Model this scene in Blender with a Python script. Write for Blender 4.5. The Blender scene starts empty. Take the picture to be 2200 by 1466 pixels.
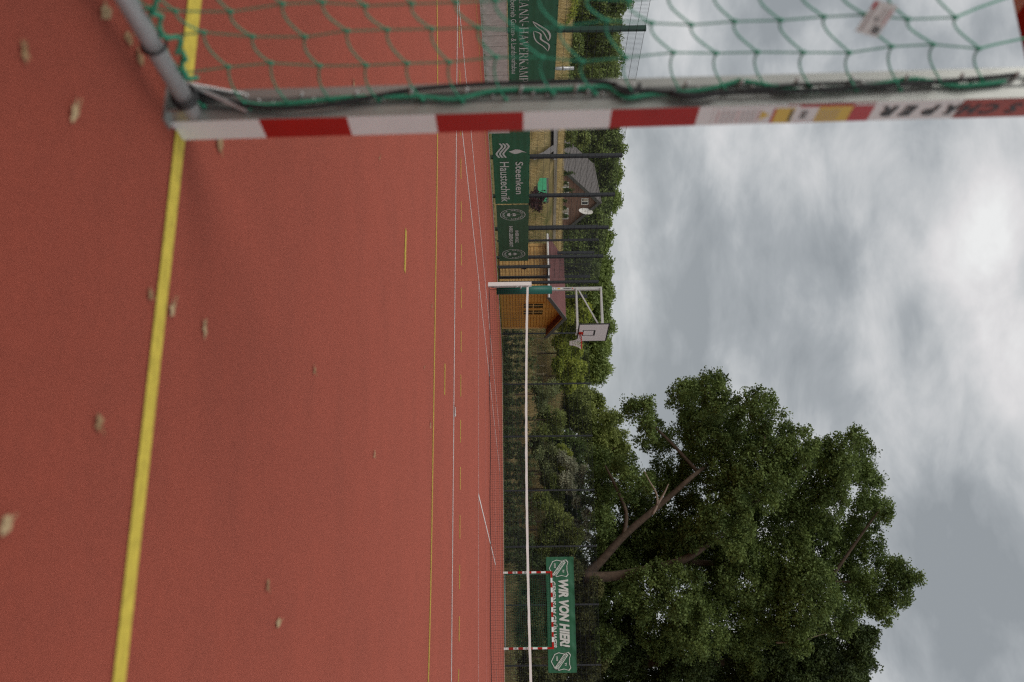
import bpy, math, random
import numpy as np
from mathutils import Vector, Matrix
S = bpy.context.scene
COL = S.collection
rng = np.random.default_rng(7)
random.seed(7)
PI = math.pi

# ------------------------------------------------------------------ camera
CAM_H = 0.782
_t, _p, _e = math.radians(-19.0), math.radians(0.375), 0.0135
Fw = np.array([math.sin(_t)*math.cos(_p), math.cos(_t)*math.cos(_p), -math.sin(_p)])
_u = np.array([math.sin(_t)*math.sin(_p), math.cos(_t)*math.sin(_p), math.cos(_p)])
_r = np.array([math.cos(_t), -math.sin(_t), 0.0])
Xc = math.cos(_e)*_u + math.sin(_e)*_r
Yc = -(math.cos(_e)*_r - math.sin(_e)*_u)
C0 = np.array([0, 0, CAM_H])
cam_d = bpy.data.cameras.new('camera')
cam = bpy.data.objects.new('camera', cam_d); COL.objects.link(cam)
cam.matrix_world = Matrix(((Xc[0], Yc[0], -Fw[0], 0), (Xc[1], Yc[1], -Fw[1], 0), (Xc[2], Yc[2], -Fw[2], CAM_H), (0, 0, 0, 1)))
cam_d.lens = 35; cam_d.sensor_width = 36; cam_d.clip_start = 0.05; cam_d.clip_end = 3000
cam_d.dof.use_dof = True; cam_d.dof.focus_distance = 38; cam_d.dof.aperture_fstop = 2.8
S.camera = cam

# ------------------------------------------------------------------ world, sun, exposure
SUN_AZ, SUN_EL = math.radians(215), math.radians(45)     # azimuth clockwise from +Y: behind the camera to the left
W = bpy.data.worlds.new('World'); S.world = W; W.use_nodes = True
nt = W.node_tree; nt.nodes.clear(); N = nt.nodes; L = nt.links
def nd(nt, typ, **kw):
    n = nt.nodes.new(typ)
    for k, v in kw.items(): setattr(n, k, v)
    return n
out = nd(nt, 'ShaderNodeOutputWorld'); bg = nd(nt, 'ShaderNodeBackground')
sky = nd(nt, 'ShaderNodeTexSky', sky_type='NISHITA', sun_disc=False, sun_elevation=SUN_EL, sun_rotation=SUN_AZ)
skm = nd(nt, 'ShaderNodeVectorMath', operation='SCALE'); skm.inputs['Scale'].default_value = 0.09
L.new(sky.outputs[0], skm.inputs[0])
tc = nd(nt, 'ShaderNodeTexCoord'); sep = nd(nt, 'ShaderNodeSeparateXYZ'); L.new(tc.outputs['Generated'], sep.inputs[0])
def mth(op, a, b=None, c=None, clamp=False):
    n = nd(nt, 'ShaderNodeMath', operation=op); n.use_clamp = clamp
    for i, v in enumerate((a, b, c)):
        if v is None: continue
        if isinstance(v, (int, float)): n.inputs[i].default_value = v
        else: L.new(v, n.inputs[i])
    return n.outputs[0]
zc = mth('MAXIMUM', sep.outputs[2], 0.0)
den = mth('ADD', zc, 0.17)
px = mth('DIVIDE', sep.outputs[0], den); py = mth('DIVIDE', sep.outputs[1], den)
cmb = nd(nt, 'ShaderNodeCombineXYZ'); L.new(px, cmb.inputs[0]); L.new(py, cmb.inputs[1])
sph = nd(nt, 'ShaderNodeCombineXYZ'); L.new(sep.outputs[0], sph.inputs[0]); L.new(sep.outputs[1], sph.inputs[1]); L.new(mth('MULTIPLY', mth('POWER', zc, 0.8), 1.9), sph.inputs[2])
def wnoise(scale, detail, rough, dist, off, sx=1, sy=1, rot=0.0, src=None):
    mp = nd(nt, 'ShaderNodeMapping'); mp.inputs['Location'].default_value = off; mp.inputs['Scale'].default_value = (sx, sy, 1)
    mp.inputs['Rotation'].default_value = (0, 0, rot)
    L.new((src or cmb).outputs[0], mp.inputs[0])
    n = nd(nt, 'ShaderNodeTexNoise'); n.inputs['Scale'].default_value = scale; n.inputs['Detail'].default_value = detail
    n.inputs['Roughness'].default_value = rough; n.inputs['Distortion'].default_value = dist
    L.new(mp.outputs[0], n.inputs['Vector']); return n.outputs[0]
n1 = wnoise(3.4, 6, 0.5, 0.25, (41, 12, 1), src=sph)
n2 = wnoise(8.5, 7, 0.55, 0.3, (5, 6, 7), src=sph)
n3 = wnoise(1.1, 4, 0.45, 0.15, (8, 9, 1), rot=0.33, sx=0.5)
mix12 = mth('ADD', mth('MULTIPLY', n1, 0.50), mth('ADD', mth('MULTIPLY', n2, 0.26), mth('MULTIPLY', n3, 0.24)))
cr = nd(nt, 'ShaderNodeValToRGB'); L.new(mix12, cr.inputs[0])
els = cr.color_ramp.elements
els[0].position = 0.415; els[0].color = (0.30, 0.325, 0.345, 1)
els[1].position = 0.63; els[1].color = (0.86, 0.865, 0.86, 1)
for pos, c_ in ((0.462, (0.385, 0.41, 0.43)), (0.498, (0.50, 0.52, 0.535)), (0.535, (0.61, 0.62, 0.63)), (0.58, (0.74, 0.73, 0.735))):
    e = els.new(pos); e.color = (*c_, 1)
# paler towards the horizon
hz = mth('POWER', mth('SUBTRACT', 1.0, zc, clamp=True), 14.0)
mh = nd(nt, 'ShaderNodeMix', data_type='RGBA'); L.new(mth('MULTIPLY', hz, 0.6), mh.inputs[0]); L.new(cr.outputs[0], mh.inputs[6]); mh.inputs[7].default_value = (0.70, 0.72, 0.72, 1)
mf = nd(nt, 'ShaderNodeMix', data_type='RGBA'); mf.inputs[0].default_value = 0.96
L.new(skm.outputs[0], mf.inputs[6]); L.new(mh.outputs[2], mf.inputs[7])
L.new(mf.outputs[2], bg.inputs[0]); bg.inputs[1].default_value = 1.0; L.new(bg.outputs[0], out.inputs[0])
sd = bpy.data.lights.new('sun', 'SUN'); sun = bpy.data.objects.new('sun', sd); COL.objects.link(sun)
sd.energy = 1.5; sd.angle = math.radians(42); sd.color = (1.0, 0.95, 0.88)
dvec = Vector((math.sin(SUN_AZ)*math.cos(SUN_EL), math.cos(SUN_AZ)*math.cos(SUN_EL), math.sin(SUN_EL)))
sun.rotation_euler = (-dvec).to_track_quat('-Z', 'Y').to_euler(); sun.location = (0, 0, 60)
S.view_settings.view_transform = 'Standard'; S.view_settings.look = 'None'; S.view_settings.exposure = 0.0
S.view_settings.gamma = 1.0; S.view_settings.use_curve_mapping = False
S.render.engine = 'CYCLES'
S.cycles.max_bounces = 6; S.cycles.transparent_max_bounces = 8; S.cycles.use_denoising = False; S.cycles.filter_width = 1.25

# ------------------------------------------------------------------ surveying helpers
F = 2139.0
def unp(ix, iy, d): return C0 + d*(Fw + Xc*(ix-1100)/F - Yc*(iy-733)/F)
def ray(ix, iy): return Fw + Xc*(ix-1100)/F - Yc*(iy-733)/F
def gnd(ix, iy, z=0.0):
    r = ray(ix, iy); return C0 + r*((z-CAM_H)/r[2])
def smooth(t): t = min(1.0, max(0.0, t)); return t*t*(3-2*t)
def terr(x, y):
    dx = max(0.0, -18.4-x); dy = max(0.0, y-46.9); d = math.hypot(dx, dy)
    if d <= 0: return -0.03
    amp = 3.32 - 0.82*smooth((x+20)/8)
    return -0.03 + amp*smooth(d/12) + 1.0*smooth((d-12)/50) + 0.12*math.sin(x*.9+y*.4)*smooth(d/3)*smooth((12-d)/4)
def hit(ix, iy, d0=30, d1=90):
    r = ray(ix, iy); t = d0
    while t < d1:
        p = C0+r*t
        if p[2] <= terr(p[0], p[1]): return p
        t += 0.1
    return None

# ------------------------------------------------------------------ materials
def mat(name, col, rough=0.6, metal=0.0, var=0.0, scale=8.0, bump=0.0, bscale=60.0, spec=0.5, var2=None, detail=5):
    m = bpy.data.materials.new(name); m.use_nodes = True; t = m.node_tree; b = t.nodes['Principled BSDF']
    b.inputs['Roughness'].default_value = rough; b.inputs['Metallic'].default_value = metal
    b.inputs['Specular IOR Level'].default_value = spec
    b.inputs['Base Color'].default_value = (*col, 1)
    c = t.nodes.new('ShaderNodeTexCoord')
    if var > 0:
        n = t.nodes.new('ShaderNodeTexNoise'); n.inputs['Scale'].default_value = scale; n.inputs['Detail'].default_value = detail
        n.inputs['Roughness'].default_value = 0.65
        t.links.new(c.outputs['Object'], n.inputs['Vector'])
        r = t.nodes.new('ShaderNodeValToRGB'); t.links.new(n.outputs[0], r.inputs[0])
        c2 = var2 or tuple(x*(1-var) for x in col); c1 = tuple(min(1, x*(1+var*0.6)) for x in col)
        r.color_ramp.elements[0].position = 0.36; r.color_ramp.elements[0].color = (*c2, 1)
        r.color_ramp.elements[1].position = 0.66; r.color_ramp.elements[1].color = (*c1, 1)
        t.links.new(r.outputs[0], b.inputs['Base Color'])
    if bump > 0:
        n = t.nodes.new('ShaderNodeTexNoise'); n.inputs['Scale'].default_value = bscale; n.inputs['Detail'].default_value = 3
        t.links.new(c.outputs['Object'], n.inputs['Vector'])
        k = t.nodes.new('ShaderNodeBump'); k.inputs['Strength'].default_value = bump; k.inputs['Distance'].default_value = 0.01
        t.links.new(n.outputs[0], k.inputs['Height']); t.links.new(k.outputs[0], b.inputs['Normal'])
    return m
def leafmat(name, c1, c2, trans=0.25, nscale=0.9):
    m = bpy.data.materials.new(name); m.use_nodes = True; t = m.node_tree; t.nodes.clear()
    o = t.nodes.new('ShaderNodeOutputMaterial'); d = t.nodes.new('ShaderNodeBsdfPrincipled'); tr = t.nodes.new('ShaderNodeBsdfTranslucent'); mx = t.nodes.new('ShaderNodeMixShader')
    d.inputs['Roughness'].default_value = 0.6; d.inputs['Specular IOR Level'].default_value = 0.25
    g = t.nodes.new('ShaderNodeNewGeometry'); c = t.nodes.new('ShaderNodeTexCoord'); n = t.nodes.new('ShaderNodeTexNoise')
    n.inputs['Scale'].default_value = nscale; n.inputs['Detail'].default_value = 3; t.links.new(c.outputs['Object'], n.inputs['Vector'])
    a = t.nodes.new('ShaderNodeMath'); a.operation = 'MULTIPLY_ADD'; t.links.new(g.outputs['Random Per Island'], a.inputs[0]); a.inputs[1].default_value = 0.45
    s = t.nodes.new('ShaderNodeMath'); s.operation = 'MULTIPLY_ADD'; t.links.new(n.outputs[0], s.inputs[0]); s.inputs[1].default_value = 2.0; s.inputs[2].default_value = -0.72
    t.links.new(s.outputs[0], a.inputs[2]); a.use_clamp = True
    mi = t.nodes.new('ShaderNodeMix'); mi.data_type = 'RGBA'; mi.inputs[6].default_value = (*c1, 1); mi.inputs[7].default_value = (*c2, 1)
    t.links.new(a.outputs[0], mi.inputs[0]); t.links.new(mi.outputs[2], d.inputs['Base Color']); t.links.new(mi.outputs[2], tr.inputs[0])
    mx.inputs[0].default_value = trans; t.links.new(d.outputs[0], mx.inputs[1]); t.links.new(tr.outputs[0], mx.inputs[2]); t.links.new(mx.outputs[0], o.inputs[0])
    return m
M = {}
M['white'] = mat('white_paint', (0.72, 0.71, 0.69), 0.4, var=0.06, scale=5)
M['creampaint'] = mat('cream_white_paint', (0.88, 0.86, 0.83), 0.45, var=0.05, scale=3)
M['postwhite'] = mat('striped_post_white', (0.82, 0.82, 0.81), 0.35, var=0.05, scale=6)
M['postred'] = mat('striped_post_red', (0.42, 0.008, 0.004), 0.5, spec=0.25, var=0.1, scale=6)
M['alu'] = mat('brushed_aluminium', (0.42, 0.43, 0.41), 0.42, 0.7, var=0.15, scale=3)
M['aludark'] = mat('aluminium_groove_shade', (0.16, 0.17, 0.165), 0.5, 0.6)
M['steel'] = mat('galvanised_steel', (0.50, 0.50, 0.50), 0.4, 0.6, var=0.15, scale=10)
M['bar'] = mat('ground_bar_grey', (0.40, 0.39, 0.39), 0.5, 0.15, var=0.1, scale=10)
M['black'] = mat('black_rubber', (0.012, 0.013, 0.015), 0.6)
M['blackpaint'] = mat('black_print', (0.015, 0.015, 0.016), 0.5)
M['netgreen'] = mat('green_net_cord', (0.028, 0.26, 0.15), 0.7)
M['netgreendark'] = mat('dark_green_net_cord', (0.015, 0.11, 0.055), 0.7)
M['netblack'] = mat('black_net_cord', (0.02, 0.024, 0.03), 0.7)
M['netwhite'] = mat('white_net_cord', (0.72, 0.72, 0.70), 0.8)
M['anth'] = mat('anthracite_fence_coating', (0.026, 0.032, 0.040), 0.45)
M['greenfence'] = mat('green_fence_coating', (0.010, 0.055, 0.038), 0.4)
M['wire'] = mat('dark_fence_wire', (0.022, 0.028, 0.036), 0.5)
M['linewhite'] = mat('white_line_paint', (0.70, 0.66, 0.64), 0.8, var=0.12, scale=12)
M['lineyellow'] = mat('yellow_line_paint', (0.55, 0.42, 0.05), 0.85, var=0.22, scale=30, bump=0.5, bscale=400)
M['linelilac'] = mat('lilac_line_paint', (0.50, 0.25, 0.27), 0.8)
M['bannergreen'] = mat('green_banner_cloth', (0.016, 0.125, 0.058), 0.5, var=0.12, scale=1.3)
M['banneroliv'] = mat('olive_green_mesh_banner', (0.040, 0.105, 0.052), 0.7, var=0.12, scale=1.3)
M['bannertext'] = mat('pale_banner_print', (0.60, 0.62, 0.58), 0.6)
M['concrete'] = mat('grey_concrete', (0.58, 0.53, 0.48), 0.9, var=0.18, scale=9, bump=0.2, bscale=60)
M['wood'] = mat('honey_glazed_wood', (0.70, 0.43, 0.15), 0.5, var=0.22, scale=5)
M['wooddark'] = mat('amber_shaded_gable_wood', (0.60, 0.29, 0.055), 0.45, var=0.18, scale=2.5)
M['roofred'] = mat('burgundy_shingle', (0.16, 0.055, 0.05), 0.8, var=0.15, scale=7)
M['fascia'] = mat('grey_fascia', (0.085, 0.085, 0.075), 0.6)
M['glass'] = mat('dark_window_glass', (0.015, 0.012, 0.010), 0.12)
M['teal'] = mat('teal_green_pad_vinyl', (0.004, 0.115, 0.085), 0.45, var=0.12, scale=4)
M['galv'] = mat('pale_galvanised_pole', (0.55, 0.55, 0.54), 0.45, 0.2, var=0.1, scale=9)
M['board'] = mat('backboard_white', (0.82, 0.82, 0.82), 0.4)
M['rimred'] = mat('rim_red', (0.62, 0.030, 0.015), 0.4)
M['brick'] = mat('red_brown_brick', (0.215, 0.105, 0.075), 0.85, var=0.4, scale=14)
M['rooftile'] = mat('grey_roof_tile', (0.16, 0.145, 0.14), 0.8, var=0.22, scale=4)
M['bark'] = mat('oak_bark', (0.105, 0.072, 0.050), 0.95, var=0.35, scale=6, bump=0.8, bscale=18)
M['deadwood'] = mat('pale_dead_branch', (0.24, 0.18, 0.14), 0.9)
M['mint'] = mat('mint_green_plastic', (0.09, 0.58, 0.30), 0.5, var=0.06)
M['asph'] = mat('grey_lane_asphalt', (0.20, 0.18, 0.17), 0.9, var=0.15, scale=3)
M['kerb'] = mat('pale_kerb_stone', (0.50, 0.44, 0.36), 0.8, var=0.1)
M['stake'] = mat('pale_planting_stake', (0.34, 0.29, 0.20), 0.9)
M['yellow'] = mat('sticker_yellow', (0.72, 0.50, 0.04), 0.4)
M['stickred'] = mat('sticker_red', (0.50, 0.012, 0.015), 0.4)
M['fadedred'] = mat('faded_red_sticker', (0.40, 0.06, 0.04), 0.5, var=0.15, scale=20)
M['stickgrey'] = mat('sticker_grey_print', (0.42, 0.38, 0.38), 0.5)
M['stickpink'] = mat('sticker_pink_print', (0.62, 0.42, 0.42), 0.5)
M['leafdry'] = mat('dry_tan_leaf', (0.34, 0.21, 0.10), 0.8, var=0.35, scale=60)
M['leafdry2'] = mat('pale_dry_leaf', (0.46, 0.33, 0.18), 0.8, var=0.3, scale=60)
M['stain'] = mat('dark_damp_stain', (0.13, 0.045, 0.04), 0.9)

def court_mat():
    m = bpy.data.materials.new('red_rubber_granulate'); m.use_nodes = True; t = m.node_tree; b = t.nodes['Principled BSDF']
    c = t.nodes.new('ShaderNodeTexCoord')
    def nz(sc, det, ro=0.6):
        n = t.nodes.new('ShaderNodeTexNoise'); n.inputs['Scale'].default_value = sc; n.inputs['Detail'].default_value = det; n.inputs['Roughness'].default_value = ro
        t.links.new(c.outputs['Object'], n.inputs['Vector']); return n.outputs[0]
    def ramp(src, a, ca, bb, cb):
        r = t.nodes.new('ShaderNodeValToRGB'); r.color_ramp.elements[0].position = a; r.color_ramp.elements[0].color = (*ca, 1)
        r.color_ramp.elements[1].position = bb; r.color_ramp.elements[1].color = (*cb, 1); t.links.new(src, r.inputs[0]); return r.outputs[0]
    base = ramp(nz(0.5, 6, 0.6), 0.34, (0.150, 0.027, 0.015), 0.66, (0.212, 0.040, 0.023))
    def mul(a, bcol, f=1.0):
        x = t.nodes.new('ShaderNodeMix'); x.data_type = 'RGBA'; x.blend_type = 'MULTIPLY'; x.inputs[0].default_value = f
        t.links.new(a, x.inputs[6]); t.links.new(bcol, x.inputs[7]); return x.outputs[2]
    g1 = ramp(nz(190, 3, 0.75), 0.34, (0.72, 0.72, 0.75), 0.68, (1.2, 1.18, 1.17))
    g2 = ramp(nz(26, 6, 0.75), 0.32, (0.80, 0.80, 0.83), 0.66, (1.10, 1.09, 1.08))
    g3 = ramp(nz(1.7, 7, 0.66), 0.30, (0.72, 0.75, 0.80), 0.56, (1.02, 1.0, 1.0))
    o = mul(mul(mul(base, g1), g2), g3); t.links.new(o, b.inputs['Base Color'])
    b.inputs['Roughness'].default_value = 0.9; b.inputs['Specular IOR Level'].default_value = 0.12
    b.inputs['Sheen Weight'].default_value = 1.0; b.inputs['Sheen Roughness'].default_value = 0.385; b.inputs['Sheen Tint'].default_value = (0.95, 0.27, 0.19, 1)
    k = t.nodes.new('ShaderNodeBump'); k.inputs['Strength'].default_value = 0.7; k.inputs['Distance'].default_value = 0.004
    t.links.new(nz(300, 3, 0.7), k.inputs['Height']); t.links.new(k.outputs[0], b.inputs['Normal'])
    return m
M['court'] = court_mat()
def line_mat(name, col, wear):
    m = mat(name, col, 0.85, var=0.2, scale=30, spec=0.2); t = m.node_tree; b = t.nodes['Principled BSDF']; c = t.nodes.new('ShaderNodeTexCoord')
    n = t.nodes.new('ShaderNodeTexNoise'); n.inputs['Scale'].default_value = 150; n.inputs['Detail'].default_value = 4; n.inputs['Roughness'].default_value = 0.8
    n2 = t.nodes.new('ShaderNodeTexNoise'); n2.inputs['Scale'].default_value = 2.5; n2.inputs['Detail'].default_value = 6
    for q in (n, n2): t.links.new(c.outputs['Object'], q.inputs['Vector'])
    a = t.nodes.new('ShaderNodeMath'); a.operation = 'MULTIPLY_ADD'; a.inputs[1].default_value = 0.5; t.links.new(n2.outputs[0], a.inputs[0]); t.links.new(n.outputs[0], a.inputs[2])
    r = t.nodes.new('ShaderNodeValToRGB'); r.color_ramp.elements[0].position = 0.52-wear; r.color_ramp.elements[1].position = 0.64-wear; t.links.new(a.outputs[0], r.inputs[0])
    mx = t.nodes.new('ShaderNodeMix'); mx.data_type = 'RGBA'; src = b.inputs['Base Color'].links[0].from_socket; mx.inputs[6].default_value = (0.26, 0.075, 0.035, 1)
    t.links.new(r.outputs[0], mx.inputs[0]); t.links.new(src, mx.inputs[7]); t.links.new(mx.outputs[2], b.inputs['Base Color']); return m
M['lineyellow'] = line_mat('yellow_line_paint', (0.60, 0.47, 0.07), 0.0)
M['linewhite'] = line_mat('white_line_paint', (0.74, 0.70, 0.68), 0.02)
def ground_mat():
    m = bpy.data.materials.new('dry_grass_soil'); m.use_nodes = True; t = m.node_tree; b = t.nodes['Principled BSDF']
    c = t.nodes.new('ShaderNodeTexCoord')
    n = t.nodes.new('ShaderNodeTexNoise'); n.inputs['Scale'].default_value = 0.5; n.inputs['Detail'].default_value = 8; n.inputs['Roughness'].default_value = 0.75
    t.links.new(c.outputs['Object'], n.inputs['Vector'])
    r = t.nodes.new('ShaderNodeValToRGB'); t.links.new(n.outputs[0], r.inputs[0])
    e = r.color_ramp.elements; e[0].position = 0.35; e[0].color = (0.10, 0.105, 0.03, 1); e[1].position = 0.65; e[1].color = (0.34, 0.25, 0.11, 1)
    q = e.new(0.5); q.color = (0.22, 0.17, 0.07, 1)
    t.links.new(r.outputs[0], b.inputs['Base Color']); b.inputs['Roughness'].default_value = 0.95; b.inputs['Specular IOR Level'].default_value = 0.1
    return m
M['soil'] = ground_mat()
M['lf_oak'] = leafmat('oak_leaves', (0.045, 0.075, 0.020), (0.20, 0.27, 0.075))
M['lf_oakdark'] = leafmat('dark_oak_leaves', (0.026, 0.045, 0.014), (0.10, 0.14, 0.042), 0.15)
M['lf_tree'] = leafmat('treeline_leaves', (0.085, 0.125, 0.032), (0.30, 0.38, 0.115), 0.25, 0.5)
M['lf_mid'] = leafmat('olive_leaves', (0.10, 0.14, 0.035), (0.36, 0.41, 0.12), 0.3, 0.7)
M['lf_bright'] = leafmat('yellow_green_leaves', (0.17, 0.23, 0.03), (0.50, 0.54, 0.10), 0.35, 1.2)
M['lf_conif'] = leafmat('young_conifer_leaves', (0.05, 0.10, 0.02), (0.12, 0.19, 0.04), 0.2, 2)
M['lf_hedge'] = leafmat('dark_hedge_leaves', (0.045, 0.08, 0.035), (0.18, 0.23, 0.09), 0.15, 1.5)
M['lf_silver'] = leafmat('silver_grey_leaves', (0.23, 0.25, 0.15), (0.58, 0.58, 0.41), 0.25, 1.2)
M['lf_weed'] = leafmat('weed_leaves', (0.11, 0.15, 0.06), (0.36, 0.39, 0.17), 0.25, 1.0)
M['lf_shrubdark'] = leafmat('brown_green_shrub_leaves', (0.045, 0.060, 0.020), (0.19, 0.19, 0.07), 0.2, 1.0)
M['lf_purple'] = leafmat('dark_purple_leaves', (0.03, 0.012, 0.014), (0.10, 0.035, 0.035), 0.15, 1.5)
M['gr_dry'] = leafmat('straw_grass_blades', (0.42, 0.31, 0.12), (0.78, 0.62, 0.33), 0.25, 0.7)
M['gr_mixed'] = leafmat('mixed_grass_blades', (0.13, 0.13, 0.05), (0.56, 0.42, 0.22), 0.25, 0.8)
M['gr_green'] = leafmat('green_grass_blades', (0.10, 0.14, 0.03), (0.28, 0.30, 0.07), 0.3, 1.0)

# ------------------------------------------------------------------ object helpers
def tag(o, label=None, cat=None, group=None, kind=None):
    if label: o['label'] = label
    if cat: o['category'] = cat
    if group: o['group'] = group
    if kind: o['kind'] = kind
    return o
def empty(name, loc, label, cat, group=None, rotz=0.0):
    o = bpy.data.objects.new(name, None); o.empty_display_size = 0.2; COL.objects.link(o)
    o.location = [float(a) for a in loc]; o.rotation_euler = (0, 0, rotz)
    return tag(o, label, cat, group)
class MB:
    def __init__(s): s.v = []; s.f = []; s.m = []; s.sm = []
    def add(s, vs, fs, mi=0, smooth=False):
        b = len(s.v); s.v += [tuple(float(c) for c in v) for v in vs]
        for f in fs: s.f.append(tuple(b+i for i in f)); s.m.append(mi); s.sm.append(smooth)
    def box(s, a, b, mi=0):
        x0, y0, z0 = a; x1, y1, z1 = b
        s.add([(x0,y0,z0),(x1,y0,z0),(x1,y1,z0),(x0,y1,z0),(x0,y0,z1),(x1,y0,z1),(x1,y1,z1),(x0,y1,z1)],
              [(0,3,2,1),(4,5,6,7),(0,1,5,4),(1,2,6,5),(2,3,7,6),(3,0,4,7)], mi)
    def bar(s, p, q, w, h, mi=0, up=(0,0,1)):     # rectangular bar from p to q
        p = Vector(p); q = Vector(q); d = (q-p).normalized(); u = Vector(up)
        if abs(d.dot(u)) > 0.98: u = Vector((1, 0, 0))
        a = d.cross(u).normalized(); b = a.cross(d).normalized(); a *= w/2; b *= h/2
        s.add([p-a-b, p+a-b, p+a+b, p-a+b, q-a-b, q+a-b, q+a+b, q-a+b], [(0,3,2,1),(4,5,6,7),(0,1,5,4),(1,2,6,5),(2,3,7,6),(3,0,4,7)], mi)
    def tube(s, pts, r, seg=8, mi=0, cap=True, closed=False):
        pts = [Vector([float(c) for c in p]) for p in pts]; n = len(pts)
        rr = r if isinstance(r, (list, tuple)) else [r]*n
        rings = []; pa = None
        for i, p in enumerate(pts):
            if closed: d = pts[(i+1) % n]-pts[i-1]
            else: d = pts[min(i+1, n-1)]-pts[max(i-1, 0)]
            d.normalize()
            if pa is None:
                u = Vector((0, 0, 1)) if abs(d.z) < 0.9 else Vector((1, 0, 0)); a = d.cross(u).normalized()
            else:
                a = (pa - d*pa.dot(d)).normalized()
            pa = a; b = d.cross(a)
            rings.append([p+(a*math.cos(2*PI*k/seg)+b*math.sin(2*PI*k/seg))*rr[i] for k in range(seg)])
        vs = [v for ring in rings for v in ring]; fs = []
        for i in range(n-1 if not closed else n):
            j = (i+1) % n
            for k in range(seg):
                k2 = (k+1) % seg; fs.append((i*seg+k, i*seg+k2, j*seg+k2, j*seg+k))
        if cap and not closed: fs.append(tuple(range(seg-1, -1, -1))); fs.append(tuple((n-1)*seg+k for k in range(seg)))
        s.add(vs, fs, mi, seg > 4)
    def build(s, name, mats, parent=None, sh=0.0):
        me = bpy.data.meshes.new(name); v = s.v
        if sh: v = [(x+sh*z, y, z) for x, y, z in v]
        me.from_pydata(v, [], s.f)
        if not isinstance(mats, (list, tuple)): mats = [mats]
        for m in mats: me.materials.append(m)
        me.polygons.foreach_set('material_index', s.m); me.polygons.foreach_set('use_smooth', s.sm); me.update()
        o = bpy.data.objects.new(name, me); COL.objects.link(o)
        if parent is not None: o.parent = parent
        return o
def np_mesh(name, V, nper, material, parent=None, origin=None):
    V = np.asarray(V, dtype=np.float32).reshape(-1, 3); n = len(V)//nper
    if origin is not None: V = V-np.asarray(origin, dtype=np.float32)
    me = bpy.data.meshes.new(name); me.vertices.add(len(V)); me.vertices.foreach_set('co', V.ravel())
    me.loops.add(len(V)); me.loops.foreach_set('vertex_index', np.arange(len(V), dtype=np.int32))
    me.polygons.add(n); me.polygons.foreach_set('loop_start', np.arange(0, len(V), nper, dtype=np.int32))
    me.materials.append(material); me.update(calc_edges=True); me.validate()
    o = bpy.data.objects.new(name, me); COL.objects.link(o)
    if parent is not None: o.parent = parent
    return o
def leaves(centers, size, norm_bias=(0, 0, 0.6), aspect=0.62):
    """one leaf-shaped quad at each centre"""
    n = len(centers); nr = rng.normal(size=(n, 3)); nr += np.asarray(norm_bias)
    nr /= np.linalg.norm(nr, axis=1)[:, None]; a = rng.normal(size=(n, 3)); a -= nr*(a*nr).sum(1)[:, None]; a /= np.linalg.norm(a, axis=1)[:, None]
    b = np.cross(nr, a); s = (size*rng.uniform(0.65, 1.3, n))[:, None]
    c = centers; V = np.empty((n, 4, 3))
    V[:, 0] = c-a*s*0.5; V[:, 1] = c+b*s*aspect*0.5-a*s*0.08+nr*s*0.07; V[:, 2] = c+a*s*0.5; V[:, 3] = c-b*s*aspect*0.5-a*s*0.08+nr*s*0.07
    return V
def clump_points(lobes, nclump, per, cr, shell=0.55, flat=0.75):
    """lobes: (center, radius) list; clumps of points spread through each lobe's volume, denser outward"""
    w = np.array([l[1]**2 for l in lobes]); cnt = np.maximum(1, (w/w.sum()*nclump).astype(int)); out = []
    for (c, r), k in zip(lobes, cnt):
        d = rng.normal(size=(k, 3)); d /= np.linalg.norm(d, axis=1)[:, None]
        rad = r*rng.uniform(shell**3, 1, k)**(1/3); cc = np.asarray(c)+d*rad[:, None]*np.array([1, 1, 0.95])
        q = rng.normal(size=(k, per, 3)); q /= np.linalg.norm(q, axis=2)[:, :, None]; q *= rng.uniform(0, 1, (k, per, 1))**(1/2.2)
        p = cc[:, None, :]+q*(cr*1.75*rng.uniform(0.55, 1.25, (k, 1, 1)))*np.array([1, 1, flat])
        out.append(p.reshape(-1, 3))
    return np.concatenate(out)
def text_obj(name, body, origin, xd, yd, width=None, height=None, material=None, parent=None, shear=0.0, bold=0.0, align='LEFT', thick=0.001, spacing=1.0):
    cu = bpy.data.curves.new(name, 'FONT'); cu.body = body; cu.size = 1; cu.shear = shear; cu.offset = bold; cu.extrude = 0; cu.space_character = spacing; cu.resolution_u = 3
    tmp = bpy.data.objects.new(name+'_tmp', cu); COL.objects.link(tmp); bpy.context.view_layer.update()
    dg = bpy.context.evaluated_depsgraph_get(); me = bpy.data.meshes.new_from_object(tmp.evaluated_get(dg)); bpy.data.objects.remove(tmp); bpy.data.curves.remove(cu)
    co = np.empty(len(me.vertices)*3); me.vertices.foreach_get('co', co); co = co.reshape(-1, 3)
    lo, hi = co.min(0), co.max(0); sx = sy = None
    if width: sx = width/(hi[0]-lo[0])
    if height: sy = height/(hi[1]-lo[1])
    sx = sx or sy; sy = sy or sx
    x = (co[:, 0]-lo[0])*sx; y = (co[:, 1]-lo[1])*sy
    if align == 'CENTER': x -= (hi[0]-lo[0])*sx/2
    xd = np.asarray(xd, float); yd = np.asarray(yd, float)
    P = np.asarray(origin, float)+x[:, None]*xd+y[:, None]*yd
    me.vertices.foreach_set('co', P.astype(np.float32).ravel()); me.materials.clear(); me.materials.append(material); me.update()
    o = bpy.data.objects.new(name, me); COL.objects.link(o)
    if parent is not None: o.parent = parent
    return o

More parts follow.
